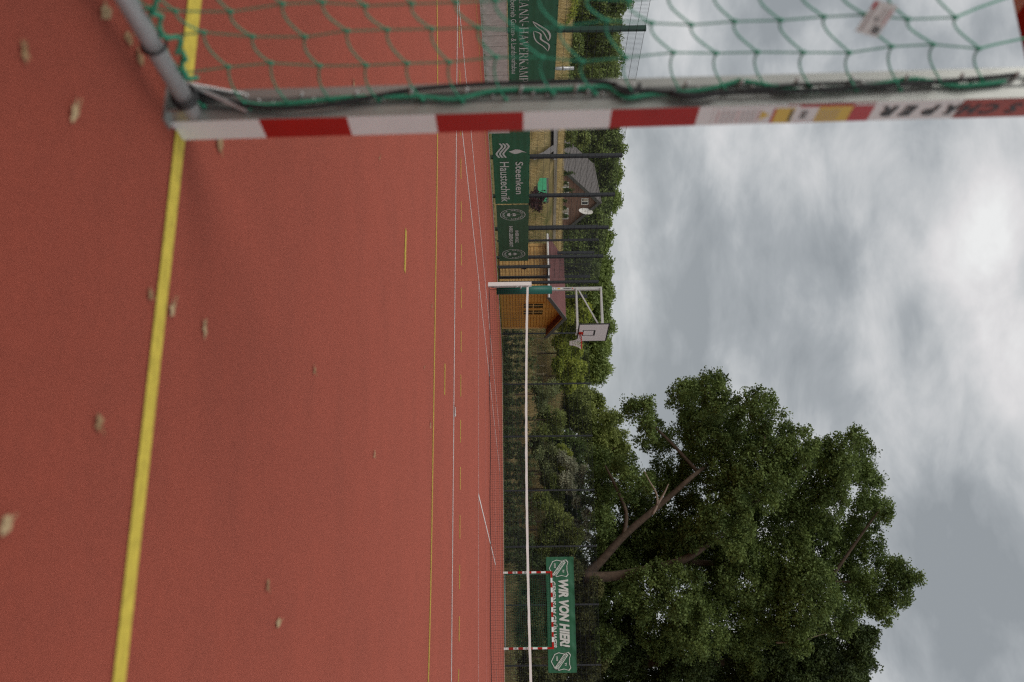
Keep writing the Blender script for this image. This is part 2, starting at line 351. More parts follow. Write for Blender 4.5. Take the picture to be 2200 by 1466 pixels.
# ------------------------------------------------------------------ ground, court and line markings
xs = sorted(set([-400, -300, -220, -160, -120, -95, -80]+[round(-70+i*1.0, 2) for i in range(0, 91)]+[30, 50, 80, 130, 200, 300, 400]))
ys = sorted(set([-300, -150, -60, -30, -10, 0, 8]+[round(12+i*1.0, 2) for i in range(0, 95)]+[115, 130, 160, 200, 260, 350, 500, 800]))
b = MB(); nx = len(xs)
for y in ys:
    for x in xs: b.v.append((x, y, terr(x, y)))
for j in range(len(ys)-1):
    for i in range(nx-1): b.f.append((j*nx+i, j*nx+i+1, (j+1)*nx+i+1, (j+1)*nx+i)); b.m.append(0); b.sm.append(True)
tag(b.build('ground', M['soil']), kind='structure')
b = MB(); cx0, cx1, cy0, cy1 = -14.72, 11.5, -3.0, 44.35
g = 24
for j in range(g+1):
    for i in range(g+1): b.v.append((cx0+(cx1-cx0)*i/g, cy0+(cy1-cy0)*j/g, 0.0))
for j in range(g):
    for i in range(g): b.f.append((j*(g+1)+i, j*(g+1)+i+1, (j+1)*(g+1)+i+1, (j+1)*(g+1)+i)); b.m.append(0); b.sm.append(False)
tag(b.build('court_surface', M['court']), kind='structure')
ZL = 0.004
def strip(pts, w, z=ZL, mb=None):
    mb = mb or MB(); pts = [Vector((p[0], p[1], 0)) for p in pts]; n = len(pts); vs = []
    for i, p in enumerate(pts):
        d = (pts[min(i+1, n-1)]-pts[max(i-1, 0)]).normalized(); s = Vector((-d.y, d.x, 0))*w/2
        vs += [(p.x+s.x, p.y+s.y, z), (p.x-s.x, p.y-s.y, z)]
    mb.add(vs, [(2*i, 2*i+1, 2*i+3, 2*i+2) for i in range(n-1)]); return mb
def line(name, pts, w, m, z=ZL): return tag(strip(pts, w, z).build(name, M[m]), kind='structure')
line('goal_line', [(-13.3, 2.02), (-4.3, 2.02)], 0.06, 'lineyellow'); 
line('goal_line', [(-4.3, 2.02), (-1.25, 2.018)], 0.085, 'lineyellow')
line('goal_line', [(-1.25, 2.022), (8.5, 2.0)], 0.062, 'lineyellow')
def area_arc(R, ytop):
    pts = []; cl, cr = -4.35, -1.25; y0 = 2.02
    for k in range(0, 26): a = PI-(PI/2)*k/25; pts.append((cl+R*math.cos(a), y0+(ytop-y0)*math.sin(a)))
    for k in range(0, 26): a = PI/2-(PI/2)*k/25; pts.append((cr+R*math.cos(a), y0+(ytop-y0)*math.sin(a)))
    return pts
line('goal_area_line', area_arc(7.1, 8.74), 0.065, 'lineyellow')
arc = area_arc(11.0, 12.76)
def resample(pts, step):
    o = [pts[0]]; acc = 0
    for a, c in zip(pts, pts[1:]):
        d = math.dist(a, c); t = step-acc
        while t < d: o.append((a[0]+(c[0]-a[0])*t/d, a[1]+(c[1]-a[1])*t/d)); t += step
        acc = (acc+d) % step
    return o
rs = resample(arc, 0.025); anchor = gnd(988.6, 1006)[0]
i0 = min(range(len(rs)), key=lambda i: abs(rs[i][0]-anchor)+(0 if rs[i][1] > 8 else 99))
mb = MB(); per, dl = 25, 12
k = i0 % per-per
while k+dl < len(rs):
    a = max(0, k)
    if rs[a][0] > -13.3: strip(rs[a:k+dl+1:4], 0.085, ZL, mb)
    k += per
tag(mb.build('free_throw_line', M['lineyellow']), kind='structure')
line('goalkeeper_line', [(-3.02, 6.34), (-2.70, 6.34)], 0.065, 'lineyellow')
line('penalty_line', [(-3.2, 10.0), (-2.86, 10.0)], 0.075, 'lineyellow')
line('side_line', [(-13.25, 2.06), (-13.2, 42.9)], 0.05, 'lineyellow')
line('far_goal_line', [(-13.2, 42.95), (8.5, 42.95)], 0.06, 'lineyellow')
line('halfway_line', [(-13.1, 22.1), (8.4, 22.1)], 0.05, 'linelilac', 0.008)
line('tennis_baseline', [(-9.1, 11.47), (2.1, 11.40)], 0.075, 'linewhite')
for x, n in ((-9.1, 'tennis_side_line'), (-7.62, 'tennis_side_line'), (0.65, 'tennis_side_line'), (2.05, 'tennis_side_line')):
    line(n, [(x, 11.52), (x-0.03, 37.3)], 0.055, 'linewhite')
line('tennis_baseline', [(-9.1, 37.35), (2.1, 37.35)], 0.075, 'linewhite')
line('service_line', [(-7.59, 18.35), (0.62, 18.35)], 0.045, 'linewhite')
line('service_line', [(-7.59, 30.4), (0.62, 30.4)], 0.045, 'linewhite')
line('centre_service_line', [(-3.32, 18.38), (-3.38, 30.37)], 0.06, 'linewhite')
# kerb strip round the court
mb = MB()
for k in range(57): mb.box((-14.80, -3+k*0.8325, -0.1), (-14.725, -3+k*0.8325+0.825, 0.012))
tag(mb.build('court_kerb', M['concrete']), kind='structure')
mb = MB()
for k in range(27): mb.box((-14.80+k*0.9745, 44.355, -0.1), (-14.80+k*0.9745+0.967, 44.43, 0.012))
tag(mb.build('court_kerb', M['concrete']), kind='structure')

# ------------------------------------------------------------------ grass and weeds (stuff)
def blades(name, pts, h, w, m, per=4, spread=0.10, lean=0.35):
    n = len(pts); p = np.repeat(pts, per, axis=0); k = len(p); p[:, :2] += rng.normal(size=(k, 2))*spread
    hh = h*rng.uniform(0.45, 1.25, k); a = rng.uniform(0, 2*PI, k); dx = np.stack([np.cos(a), np.sin(a), np.zeros(k)], 1)*w
    tip = p+np.stack([rng.normal(size=k)*lean*hh, rng.normal(size=k)*lean*hh, hh], 1)
    V = np.stack([p-dx, p+dx, tip], 1); return tag(np_mesh(name, V, 3, M[m]), kind='stuff')
_cl = [p for p in [hit(ix, iy) for iy in range(196, 350, 10) for ix in (1184, 1190)]+[hit(1192-0.018*(y-200), y) for y in range(180, 520, 10)]+[hit(*q) for q in [(1140,339),(1145,337),(1150,336),(1157,334),(1163,332),(1170,326),(1176,320),(1182,317)]] if p is not None]
_fr = []
for p in _cl:
    for k in (0, .5, 1.0, 1.5): _fr.append((p[0]-0.0-k*p[0]/math.hypot(p[0], p[1]), p[1]-k*p[1]/math.hypot(p[0], p[1])))
_bx = hit(1148, 408); _fr += [(_bx[0]+a, _bx[1]+b_) for a in (-.6, 0, .6) for b_ in (-1.2, -.6, 0, .5)]
_fr = np.array(_fr)
def is_clear(x, y): return float(((_fr-np.array([x, y]))**2).sum(1).min()) < 0.30
def scatter(n, x0, x1, y0, y1, cond=None):
    P = []
    while len(P) < n:
        x = rng.uniform(x0, x1); y = rng.uniform(y0, y1)
        if (cond is None or cond(x, y)) and (x > -17 or not is_clear(x, y)): P.append((x, y, terr(x, y)-0.01))
    return np.array(P)
blades('dry_grass', scatter(26000, -48, -18.4, 24, 66, lambda x, y: abs(x/y+0.56) < 0.22), 0.34, 0.011, 'gr_dry', 5, 0.16)
blades('green_grass', scatter(5000, -48, -18.0, 24, 66, lambda x, y: abs(x/y+0.50) < 0.25 and math.sin(x*.6)*math.sin(y*.45+1) > 0.2), 0.32, 0.012, 'gr_green', 5, 0.16)
blades('bank_grass', scatter(17000, -24, 6, 46.2, 62, lambda x, y: x/y > -0.44 and x < y*0.06+1), 0.5, 0.011, 'gr_mixed', 5, 0.16)
blades('bank_straw', scatter(3500, -22, 2, 47, 60, lambda x, y: math.sin(x*1.1)*math.sin(y*.7) > 0.1), 0.6, 0.011, 'gr_dry', 5, 0.2)
blades('edge_grass', np.concatenate([scatter(1400, -15.1, -14.83, 4, 44.4)+np.array([0, 0, .02]), scatter(1200, -14.8, 8, 44.45, 44.8)+np.array([0, 0, .02])]), 0.09, 0.006, 'gr_green', 4, 0.02)

# ------------------------------------------------------------------ fences
def mesh_panel(length, height, z0, vstep=0.05, hstep=0.2, wr=0.0027):
    mb = MB()
    def w(p, q, r): mb.tube([p, q], r, 4, cap=False)
    n = int(length/vstep)
    for i in range(n+1): w((i*length/n, 0, z0), (i*length/n, 0, height), wr)
    k = int((height-z0)/hstep+0.5)
    for j in range(k+1):
        z = z0+(height-z0)*j/k
        for dy in (-0.0075, 0.0075): w((0, dy, z), (length, dy, z), wr*1.25)
    return mb
def fence(name, label, pts, height, pw, pd, mat_post, z0=0.06, skip=(), group=None, posts_skip=()):
    root = empty(name, (pts[0][0], pts[0][1], 0), label, 'fence', group); cache = {}
    ox, oy = pts[0]
    for i, (x, y) in enumerate(pts):
        if i not in posts_skip:
            nxt = pts[i+1] if i+1 < len(pts) else pts[i-1]; a = math.atan2(nxt[1]-y, nxt[0]-x)
            if 'post' not in cache:
                mb = MB(); mb.box((-pw/2, -pd/2, -0.1), (pw/2, pd/2, height)); mb.box((-pw/2-.003, -pd/2-.003, height), (pw/2+.003, pd/2+.003, height+0.01))
                o = mb.build('post', M[mat_post], root); cache['post'] = o.data
            else: o = bpy.data.objects.new('post', cache['post']); COL.objects.link(o); o.parent = root
            o.location = (x-ox, y-oy, 0); o.rotation_euler.z = a
        if i+1 < len(pts) and i not in skip:
            x2, y2 = pts[i+1]; d = math.hypot(x2-x, y2-y); key = round(d, 2)
            zz = z0
            if key not in cache: o = mesh_panel(d, height-0.03, zz).build('mesh_panel', M['wire'], root); cache[key] = o.data
            else: o = bpy.data.objects.new('mesh_panel', cache[key]); COL.objects.link(o); o.parent = root
            ang = math.atan2(y2-y, x2-x); off = pd/2+0.012
            o.location = (x-ox+math.sin(ang)*off*SIDE, y-oy-math.cos(ang)*off*SIDE, 0); o.rotation_euler.z = ang
    return root
SIDE = 1.0
fence('mesh_fence', 'tall green wire mesh fence rising behind the grey concrete block wall',
      [(-15.15, 10.5), (-15.15, 13.0), (-15.15, 15.5), (-15.15, 18.0), (-15.15, 20.6), (-15.15, 22.9)], 4.0, 0.09, 0.12, 'greenfence', 0.06)
lf = fence('mesh_fence', 'dark anthracite wire mesh side fence carrying the two low green banners and the gate',
      [(-15.15, 24.3), (-15.15, 26.8), (-15.15, 29.36), (-15.15, 31.85), (-15.15, 34.35), (-15.15, 36.85)], 4.0, 0.12, 0.09, 'anth', 0.06, skip=(4,))
# panel with an opening for the gate
mb = MB(); wr = 0.0027
y0, y1, gz = 34.35, 36.85, 2.10
n = 50
for i in range(n+1):
    y = y0+(y1-y0)*i/n; zb = gz if 35.14 < y < 36.3 else 0.06
    mb.tube([(0, y-24.3, zb), (0, y-24.3, 3.97)], wr, 4, cap=False)
for j in range(21):
    z = 0.06+3.91*j/20
    for (a, c) in (((y0, 35.12), (36.32, y1)) if z < gz else ((y0, y1),)): mb.tube([(0.008, a-24.3, z), (0.008, c-24.3, z)], wr*1.3, 4, cap=False)
o = mb.build('mesh_panel', M['wire'], lf); o.location = (0.06, 0, 0)
SIDE = -1.0
fence('mesh_fence', 'dark wire mesh fence stepping out round the back of the wooden shed',
      [(-15.33, 36.85), (-16.98, 36.85), (-17.6, 36.85)], 4.08, 0.07, 0.07, 'anth', 0.06, posts_skip=(0,))
fence('mesh_fence', 'dark wire mesh fence running behind the shed towards the far corner',
      [(-17.6, 39.5), (-17.6, 42.15), (-17.6, 44.6)], 4.1, 0.12, 0.10, 'anth', 0.06, posts_skip=())
SIDE = 1.0
fence('mesh_fence', 'long dark wire mesh fence across the far end behind the small goal',
      [(-17.6, 44.78), (-15.78, 44.78)]+[(-13.27+2.508*k, 44.78) for k in range(0, 9)], 4.12, 0.06, 0.06, 'anth', 0.06)
# gate
gt = empty('gate', (-15.13, 35.2, 0), 'narrow anthracite metal gate in the side fence in front of the wooden shed', 'gate')
mb = MB(); mb.box((-0.05, -0.04, -0.1), (0.05, 0.05, 2.05)); mb.build('gate_post', M['anth'], gt)
mb = MB(); mb.box((-0.05, 1.0, -0.1), (0.05, 1.09, 2.05)); mb.build('gate_post', M['anth'], gt)
mb = MB(); mb.box((-0.02, 0.065, 0.06), (0.02, 0.11, 1.98)); mb.box((-0.02, 0.94, 0.06), (0.02, 0.985, 1.98)); mb.box((-0.02, 0.11, 0.06), (0.02, 0.94, 0.11)); mb.box((-0.02, 0.11, 1.93), (0.02, 0.94, 1.98))
mb.build('gate_frame', M['anth'], gt)
mb = MB()
for i in range(1, 17): mb.tube([(0, 0.11+0.83*i/17, 0.11), (0, 0.11+0.83*i/17, 1.93)], wr, 4, cap=False)
for j in range(1, 9): mb.tube([(0.007, 0.11, 0.11+1.82*j/9), (0.007, 0.94, 0.11+1.82*j/9)], wr*1.3, 4, cap=False)
mb.build('gate_mesh', M['wire'], gt)
mb = MB(); mb.box((0.02, 0.03, 0.95), (0.06, 0.12, 1.13)); mb.bar((0.075, 0.08, 1.06), (0.075, 0.2, 1.06), 0.018, 0.018); mb.build('handle', M['black'], gt)

# concrete block wall
wl = empty('concrete_wall', (-14.95, 8.1, 0), 'low grey concrete block wall under the left banner', 'wall')
mb = MB(); bw = 0.415
vs = [(0, 0, -0.05), (0, bw-0.016, -0.05), (0, bw-0.016, 0.595), (0, 0, 0.595)]
mb.box((-0.09, 0.0, -0.1), (0, bw-0.014, 0.59)); mb.box((-0.09, 0.006, 0.59), (-0.006, bw-0.02, 0.598))
blk = mb.v[:]; first = mb.build('block', M['concrete'], wl)
for k in range(1, 41):
    o = first if k == 0 else bpy.data.objects.new('block', first.data); COL.objects.link(o); o.parent = wl
    o.location = (random.uniform(-.006, .006), k*bw, random.uniform(-.005, .005))
mb = MB(); mb.box((-0.105, 0, 0.605), (0.008, 41*bw, 0.618)); mb.build('coping_strip', M['steel'], wl)

# ------------------------------------------------------------------ banners
def banner(name, label, x0, y0, x1, y1, z0, z1, m, normal, amp=0.006, fold=0.0):
    """upright cloth from (x0,y0) to (x1,y1); normal = side it faces"""
    L_ = math.hypot(x1-x0, y1-y0); root = empty(name, (x0, y0, z0), label, 'banner')
    ux, uy = (x1-x0)/L_, (y1-y0)/L_; nxx, nyy = normal
    nu, nv = int(L_/0.05), 28; fr = []; bk = []
    for j in range(nv+1):
        v = j/nv
        for i in range(nu+1):
            u = i/nu*L_; zz = z0+(z1-z0)*v
            d = 0.5*amp*(1+math.sin(u*3.1+v*2)*math.sin(v*5+u)) + amp*0.8*math.exp(-(((zz*5) % 1-0.5)/0.16)**2)
            d += fold*max(0, math.sin((u*2.2-v*2.4)*2.2))**2*(v**2)
            sag = -0.008*math.sin(u/L_*PI*5)**2*(v if v > .5 else -v*0)
            fr.append((ux*u+nxx*d, uy*u+nyy*d, (z1-z0)*v+sag)); bk.append((ux*u+nxx*(d-0.002), uy*u+nyy*(d-0.002), (z1-z0)*v+sag))
    mb = MB(); q = []
    for j in range(nv):
        for i in range(nu): a = j*(nu+1)+i; q.append((a, a+1, a+nu+2, a+nu+1))
    mb.add(fr, q, 0, True); mb.add(bk, [tuple(reversed(f)) for f in q], 0, True)
    mb.build('cloth', M[m], root)
    mb = MB(); k = max(2, int(L_/0.5))
    for i in range(k+1):
        for v in (0.03, z1-z0-0.03):
            u = 0.03+(L_-0.06)*i/k
            mb.tube([(ux*u+nxx*0.004, uy*u+nyy*0.004, v), (ux*u+nxx*0.018, uy*u+nyy*0.018, v)], 0.012, 6)
    mb.build('eyelet', M['blackpaint'], root)['kind'] = 'stuff'
    return root
BO = 0.016
# left banner on the wall
B1 = banner('banner', 'long dark green banner with white serif lettering and a leaf mark above the concrete wall', -15.05, 9.0, -15.05, 24.6, 0.63, 1.83, 'bannergreen', (1, 0))
def serif(root, word, y0, y1, z0, h, x, m):
    """thick and thin strokes with serifs, letters drawn as polygons; y runs to the right"""
    mb = MB(); T, t, sf, sh_ = 0.17, 0.055, 0.075, 0.045
    Wd = {'M': 1.05, 'A': 0.92, 'N': 0.92, '-': 0.45, 'H': 0.95, 'V': 0.9, 'E': 0.74, 'R': 0.86, 'K': 0.92, 'P': 0.74}
    tot = sum(Wd[c]+0.10 for c in word)-0.10; sc = (y1-y0)/tot; cx = [y0]
    def q(pts): mb.add([(x, cx[0]+a*sc, z0+b_*h) for a, b_ in pts], [tuple(range(len(pts)))])
    def stem(a, w=T, s=True):
        q([(a, 0), (a+w, 0), (a+w, 1), (a, 1)])
        if s:
            for z in (0, 1-sh_): q([(a-sf, z), (a, z), (a, z+sh_), (a-sf, z+sh_)]); q([(a+w, z), (a+w+sf, z), (a+w+sf, z+sh_), (a+w, z+sh_)])
    def diag(a0, b0, a1, b1, w): q([(a0, b0), (a0+w, b0), (a1+w, b1), (a1, b1)])
    def bowl(a, zlo, zhi, wout):
        n = 9; zc_, r = (zlo+zhi)/2, (zhi-zlo)/2; pr = None
        for i in range(n+1):
            an = PI/2-PI*i/n; o_ = (a+wout*0.45+wout*0.55*math.cos(an), zc_+r*math.sin(an)); inn = (a+wout*0.45+(wout*0.55-T*0.9)*math.cos(an), zc_+(r-t)*math.sin(an))
            if pr: q([pr[0], o_, inn, pr[1]])
            pr = (o_, inn)
        q([(a, zhi-t), (a+wout*0.45, zhi-t), (a+wout*0.45, zhi), (a, zhi)]); q([(a, zlo), (a+wout*0.45, zlo), (a+wout*0.45, zlo+t), (a, zlo+t)])
    for c in word:
        w = Wd[c]
        if c == 'M': stem(0.07, t); stem(w-0.07-T, T); diag(w/2-0.08, 0, 0.07+t, 1-0.001, T) if 0 else q([(0.07, 1), (0.07+T, 1), (w/2+0.03, 0), (w/2-0.05, 0)]); q([(w-T-0.07, 1), (w-0.07-T+t, 1), (w/2+0.03, 0), (w/2-0.02, 0)])
        elif c == 'A': q([(0.09, 0), (0.09+t, 0), (w/2+0.02, 1), (w/2-0.03, 1)]); q([(w-0.09-T, 0), (w-0.09, 0), (w/2+0.05, 1), (w/2-0.06, 1)]); q([(0.22, 0.30), (w-0.25, 0.30), (w-0.25, 0.30+t), (0.22, 0.30+t)]); q([(0, 0), (0.24, 0), (0.24, sh_), (0, sh_)]); q([(w-0.36, 0), (w, 0), (w, sh_), (w-0.36, sh_)])
        elif c == 'N': stem(0.10, t); stem(w-0.10-t, t); q([(0.02, 1), (0.02+T+.04, 1), (w-0.10, 0), (w-0.10-T*.8, 0)])
        elif c == '-': q([(0.05, 0.32), (w-0.05, 0.32), (w-0.05, 0.42), (0.05, 0.42)])
        elif c == 'H': stem(0.08); stem(w-0.08-T); q([(0.08+T, 0.48), (w-0.08-T, 0.48), (w-0.08-T, 0.48+t), (0.08+T, 0.48+t)])
        elif c == 'V': q([(0.05, 1), (0.05+T, 1), (w/2+0.05, 0), (w/2-0.04, 0)]); q([(w-0.12-t, 1), (w-0.12, 1), (w/2+0.04, 0), (w/2-0.02, 0)]); q([(-0.03, 1-sh_), (0.3, 1-sh_), (0.3, 1), (-0.03, 1)]); q([(w-0.28, 1-sh_), (w, 1-sh_), (w, 1), (w-0.28, 1)])
        elif c == 'E': stem(0.08); [q([(0.08+T, z), (w-d_, z), (w-d_, z+t), (0.08+T, z+t)]) for z, d_ in ((0, 0), (0.49, 0.15), (1-t, 0.04))]; q([(w-0.05, 0), (w, 0), (w, 0.22), (w-0.04, 0.22)]); q([(w-0.09, 0.78), (w-0.04, 0.78), (w-0.04, 1), (w-0.09, 1)])
        elif c == 'R': stem(0.08); bowl(0.08+T, 0.47, 1, 0.5); q([(w-0.2, 0), (w+0.03, 0), (0.52, 0.49), (0.36, 0.49)])
        elif c == 'P': stem(0.08); bowl(0.08+T, 0.44, 1, 0.48)
        elif c == 'K': stem(0.08); q([(0.08+T, 0.38), (0.08+T, 0.48), (w-0.12, 1), (w-0.2, 1)]); q([(w-0.24, 0), (w+0.02, 0), (0.47, 0.63), (0.32, 0.53)]); q([(w-0.3, 1-sh_), (w, 1-sh_), (w, 1), (w-0.3, 1)])
        cx[0] += (w+0.10)*sc
    return mb.build('lettering', M[m], root)
# lettering in banner-local coordinates: y measured from 9.0, z from 0.63
serif(B1, 'MANN-HAVERKAMP', 19.06-9.0, 22.66-9.0, 0.90-0.63, 0.225, BO, 'bannertext')
text_obj('lettering', 'Meisterbetrieb Garten- & Landschaftsbau', (BO, 18.65-9.0, 0.70-0.63), (0, 1, 0), (0, 0, 1), 3.62, 0.13, M['bannertext'], B1)
def blade_shape(mb, pts_out, pts_in, x, o):
    P = [(x, o[0]+a, o[1]+b_) for a, b_ in pts_out+pts_in]; mb.add(P, [tuple(range(len(P)))])
mb = MB()
def swoosh(mb, ctrl, w, x, oy, oz, taper=True, n=16):
    pts = []
    for i in range(n+1):
        t = i/n; m_ = len(ctrl)-1; s = t*m_; k = min(int(s), m_-1); f = s-k
        p0 = ctrl[max(k-1, 0)]; p1 = ctrl[k]; p2 = ctrl[k+1]; p3 = ctrl[min(k+2, m_)]
        pts.append(tuple(0.5*((2*b)+(-a+c)*f+(2*a-5*b+4*c-d)*f*f+(-a+3*b-3*c+d)*f**3) for a, b, c, d in zip(p0, p1, p2, p3)))
    vs = []
    for i, p in enumerate(pts):
        a = pts[max(i-1, 0)]; c = pts[min(i+1, n)]; dx, dz = c[0]-a[0], c[1]-a[1]; l = math.hypot(dx, dz) or 1
        ww = w*(math.sin(PI*min(1, max(0, i/n)))**0.6 if taper else 1)/2+0.002
        vs += [(x, oy+p[0]-dz/l*ww, oz+p[1]+dx/l*ww), (x, oy+p[0]+dz/l*ww, oz+p[1]-dx/l*ww)]
    mb.add(vs, [(2*i, 2*i+1, 2*i+3, 2*i+2) for i in range(n)])
# leaf mark: two curved blades
for ctrl, w_ in (([(0, 0.0), (0.22, 0.10), (0.42, 0.26), (0.62, 0.34), (0.80, 0.40)], 0.028), ([(0, 0.0), (0.17, 0.17), (0.38, 0.37), (0.60, 0.44), (0.80, 0.40)], 0.05),
                 ([(0.38, 0.03), (0.62, 0.05), (0.82, 0.12), (1.02, 0.29), (1.22, 0.40)], 0.03), ([(0.38, 0.03), (0.50, 0.20), (0.72, 0.22), (0.95, 0.42), (1.22, 0.40)], 0.045)):
    swoosh(mb, ctrl, w_, BO, 20.1-9.0, 1.22-0.63)
mb.build('leaf_mark', M['bannertext'], B1)

B2 = banner('banner', 'low bright green banner reading Steenken Haustechnik beside the goal post', -15.05, 24.85, -15.05, 29.72, 0.08, 1.20, 'bannergreen', (1, 0))
text_obj('lettering', 'Steenken', (BO, 2.05, 0.68), (0, 1, 0), (0, 0, 1), 2.12, 0.235, M['bannertext'], B2, bold=0.01)
text_obj('lettering', 'Haustechnik', (BO, 2.05, 0.20), (0, 1, 0), (0, 0, 1), 2.66, 0.285, M['bannertext'], B2, bold=0.01)
mb = MB()
for k in range(3):
    swoosh(mb, [(0, 0), (0.18, 0.07), (0.42, -0.03), (0.62, -0.10), (0.84, -0.02)], 0.055, BO, 0.95, 0.17+k*0.10+0.05, False)
mb.build('wave_mark', M['bannertext'], B2)
mb = MB()
fl = [(0, 0), (0.10, 0.10), (0.16, 0.20), (0.12, 0.32), (0.05, 0.42), (0.08, 0.58), (-0.02, 0.44), (-0.10, 0.34), (-0.12, 0.22), (-0.05, 0.12)]
mb.add([(BO, 1.42+a, 0.48+b_*0.95) for a, b_ in fl], [tuple(range(len(fl)))]); mb.build('flame_mark', M['bannertext'], B2)

B3 = banner('banner', 'low olive green banner with two round carpenter emblems nearest the gate', -15.05, 29.80, -15.05, 34.45, 0.10, 1.19, 'banneroliv', (1, 0))
def emblem(cy, cz, R):
    mb = MB(); n = 40
    vs = []
    for i in range(n):
        a = 2*PI*i/n; vs += [(BO, cy+R*math.cos(a), cz+R*math.sin(a)), (BO, cy+(R-0.022)*math.cos(a), cz+(R-0.022)*math.sin(a))]
    mb.add(vs, [(2*i, 2*i+1, (2*i+3) % (2*n), (2*i+2) % (2*n)) for i in range(n)])
    def poly(p): mb.add([(BO, cy+a*R, cz+b_*R) for a, b_ in p], [tuple(range(len(p)))])
    poly([(0.27*math.cos(t), -0.33+0.13*math.sin(t)) for t in [PI+PI*i/8 for i in range(9)]]+[(0.3, -0.22), (-0.3, -0.22)])
    poly([(-0.03, -0.22), (0.03, -0.22), (0.02, 0.05), (-0.02, 0.05)])
    poly([(-0.26, -0.04), (-0.05, 0.02), (-0.03, 0.22), (-0.14, 0.26), (-0.24, 0.14)]); poly([(0.26, -0.04), (0.24, 0.14), (0.14, 0.26), (0.03, 0.22), (0.05, 0.02)])
    poly([(-0.02, 0.22), (0.02, 0.22), (0.008, 0.55), (-0.008, 0.55)])
    mb.build('round_emblem', M['bannertext'], B3)
    def ring(word, a0, a1, up):
        for i, ch in enumerate(word):
            if ch == ' ': continue
            a = a0+(a1-a0)*i/(len(word)-1); rd = np.array([0, math.cos(a), math.sin(a)]); td = np.array([0, math.sin(a), -math.cos(a)])
            if up: text_obj('letter', ch, np.array([BO, cy, cz])+rd*R*0.66, td, rd, None, R*0.20, M['bannertext'], B3, align='CENTER', bold=0.015)
            else: text_obj('letter', ch, np.array([BO, cy, cz])+rd*R*0.86, -td, -rd, None, R*0.20, M['bannertext'], B3, align='CENTER', bold=0.015)
    ring('GROTELÜSCHEN', PI*1.02, PI*-0.02, True); ring('ZIMMEREI', PI*1.22, PI*1.78, False)
emblem(0.72, 0.545, 0.43); emblem(3.98, 0.545, 0.43)
text_obj('lettering', 'UNSER HOLZ,', (BO, 1.95, 0.60), (0, 1, 0), (0, 0, 1), 1.05, 0.135, M['bannertext'], B3, bold=0.03)
text_obj('lettering', 'IHRE LEBENSART!', (BO, 1.60, 0.40), (0, 1, 0), (0, 0, 1), 1.75, 0.135, M['bannertext'], B3, bold=0.03)

# big club banner on the far fence
B4 = banner('banner', 'green club banner on the far fence above the small goal reading WIR VON HIER', -5.28, 44.70, -0.42, 44.70, 1.86, 3.08, 'bannergreen', (0, -1), 0.006, 0.028)
ty = -0.040
text_obj('lettering', 'WIR VON HIER!', (0.98, ty, 0.52), (1, 0, 0), (0, 0, 1), 2.84, 0.44, M['bannertext'], B4, shear=0.22, bold=0.05)
text_obj('lettering', 'GEMEINSAM GRÜN WEIß', (1.05, ty, 0.19), (1, 0, 0), (0, 0, 1), 2.78, 0.25, M['bannertext'], B4, shear=0.22, bold=0.03)
def crest(cx, cz):
    pts = [(-0.36, 0.30), (-0.28, 0.42), (-0.05, 0.36), (0.15, 0.34), (0.26, 0.42), (0.36, 0.30), (0.31, 0.10), (0.34, -0.12), (0.24, -0.30), (0.0, -0.44), (-0.24, -0.30), (-0.34, -0.12), (-0.31, 0.10)]
    pts = [(-0.38, 0.33), (-0.27, 0.42), (-0.12, 0.37), (0.12, 0.37), (0.27, 0.42), (0.38, 0.33), (0.32, 0.12), (0.37, -0.10), (0.30, -0.28), (0.0, -0.44), (-0.30, -0.28), (-0.37, -0.10), (-0.32, 0.12)]
    mb = MB(); n = len(pts); vs = []
    for a, c in pts: vs += [(cx+a, ty, cz+c), (cx+a*0.92, ty, cz+c*0.92)]
    mb.add(vs, [(2*i, 2*i+1, (2*i+3) % (2*n), (2*i+2) % (2*n)) for i in range(n)])
    # diagonal band
    d = np.array([0.70, -0.50]); d /= np.linalg.norm(d); nn = np.array([-d[1], d[0]])
    a = np.array([-0.31, 0.24]); e = np.array([0.31, -0.22])
    P = [a-nn*0.085, e-nn*0.085, e+nn*0.085, a+nn*0.085]; mb.add([(cx+p[0], ty, cz+p[1]) for p in P], [(0, 1, 2, 3)])
    mb.build('club_crest', M['bannertext'], B4)
    dd = (e-a)/np.linalg.norm(e-a); n2 = np.array([-dd[1], dd[0]]); st = a+dd*0.04-n2*0.057
    text_obj('lettering', 'NEERSTEDT', (cx+st[0], ty-0.003, cz+st[1]), (dd[0], 0, dd[1]), (n2[0], 0, n2[1]), np.linalg.norm(e-a)-0.08, 0.115, M['bannergreen'], B4, bold=0.02)
    text_obj('lettering', 'TV', (cx+0.05, ty, cz+0.14), (1, 0, 0), (0, 0, 1), 0.14, 0.09, M['bannertext'], B4, bold=0.02)
    text_obj('lettering', '1909', (cx-0.22, ty, cz-0.22), (1, 0, 0), (0, 0, 1), 0.20, 0.085, M['bannertext'], B4, bold=0.02)
crest(0.50, 0.56); crest(4.40, 0.56)

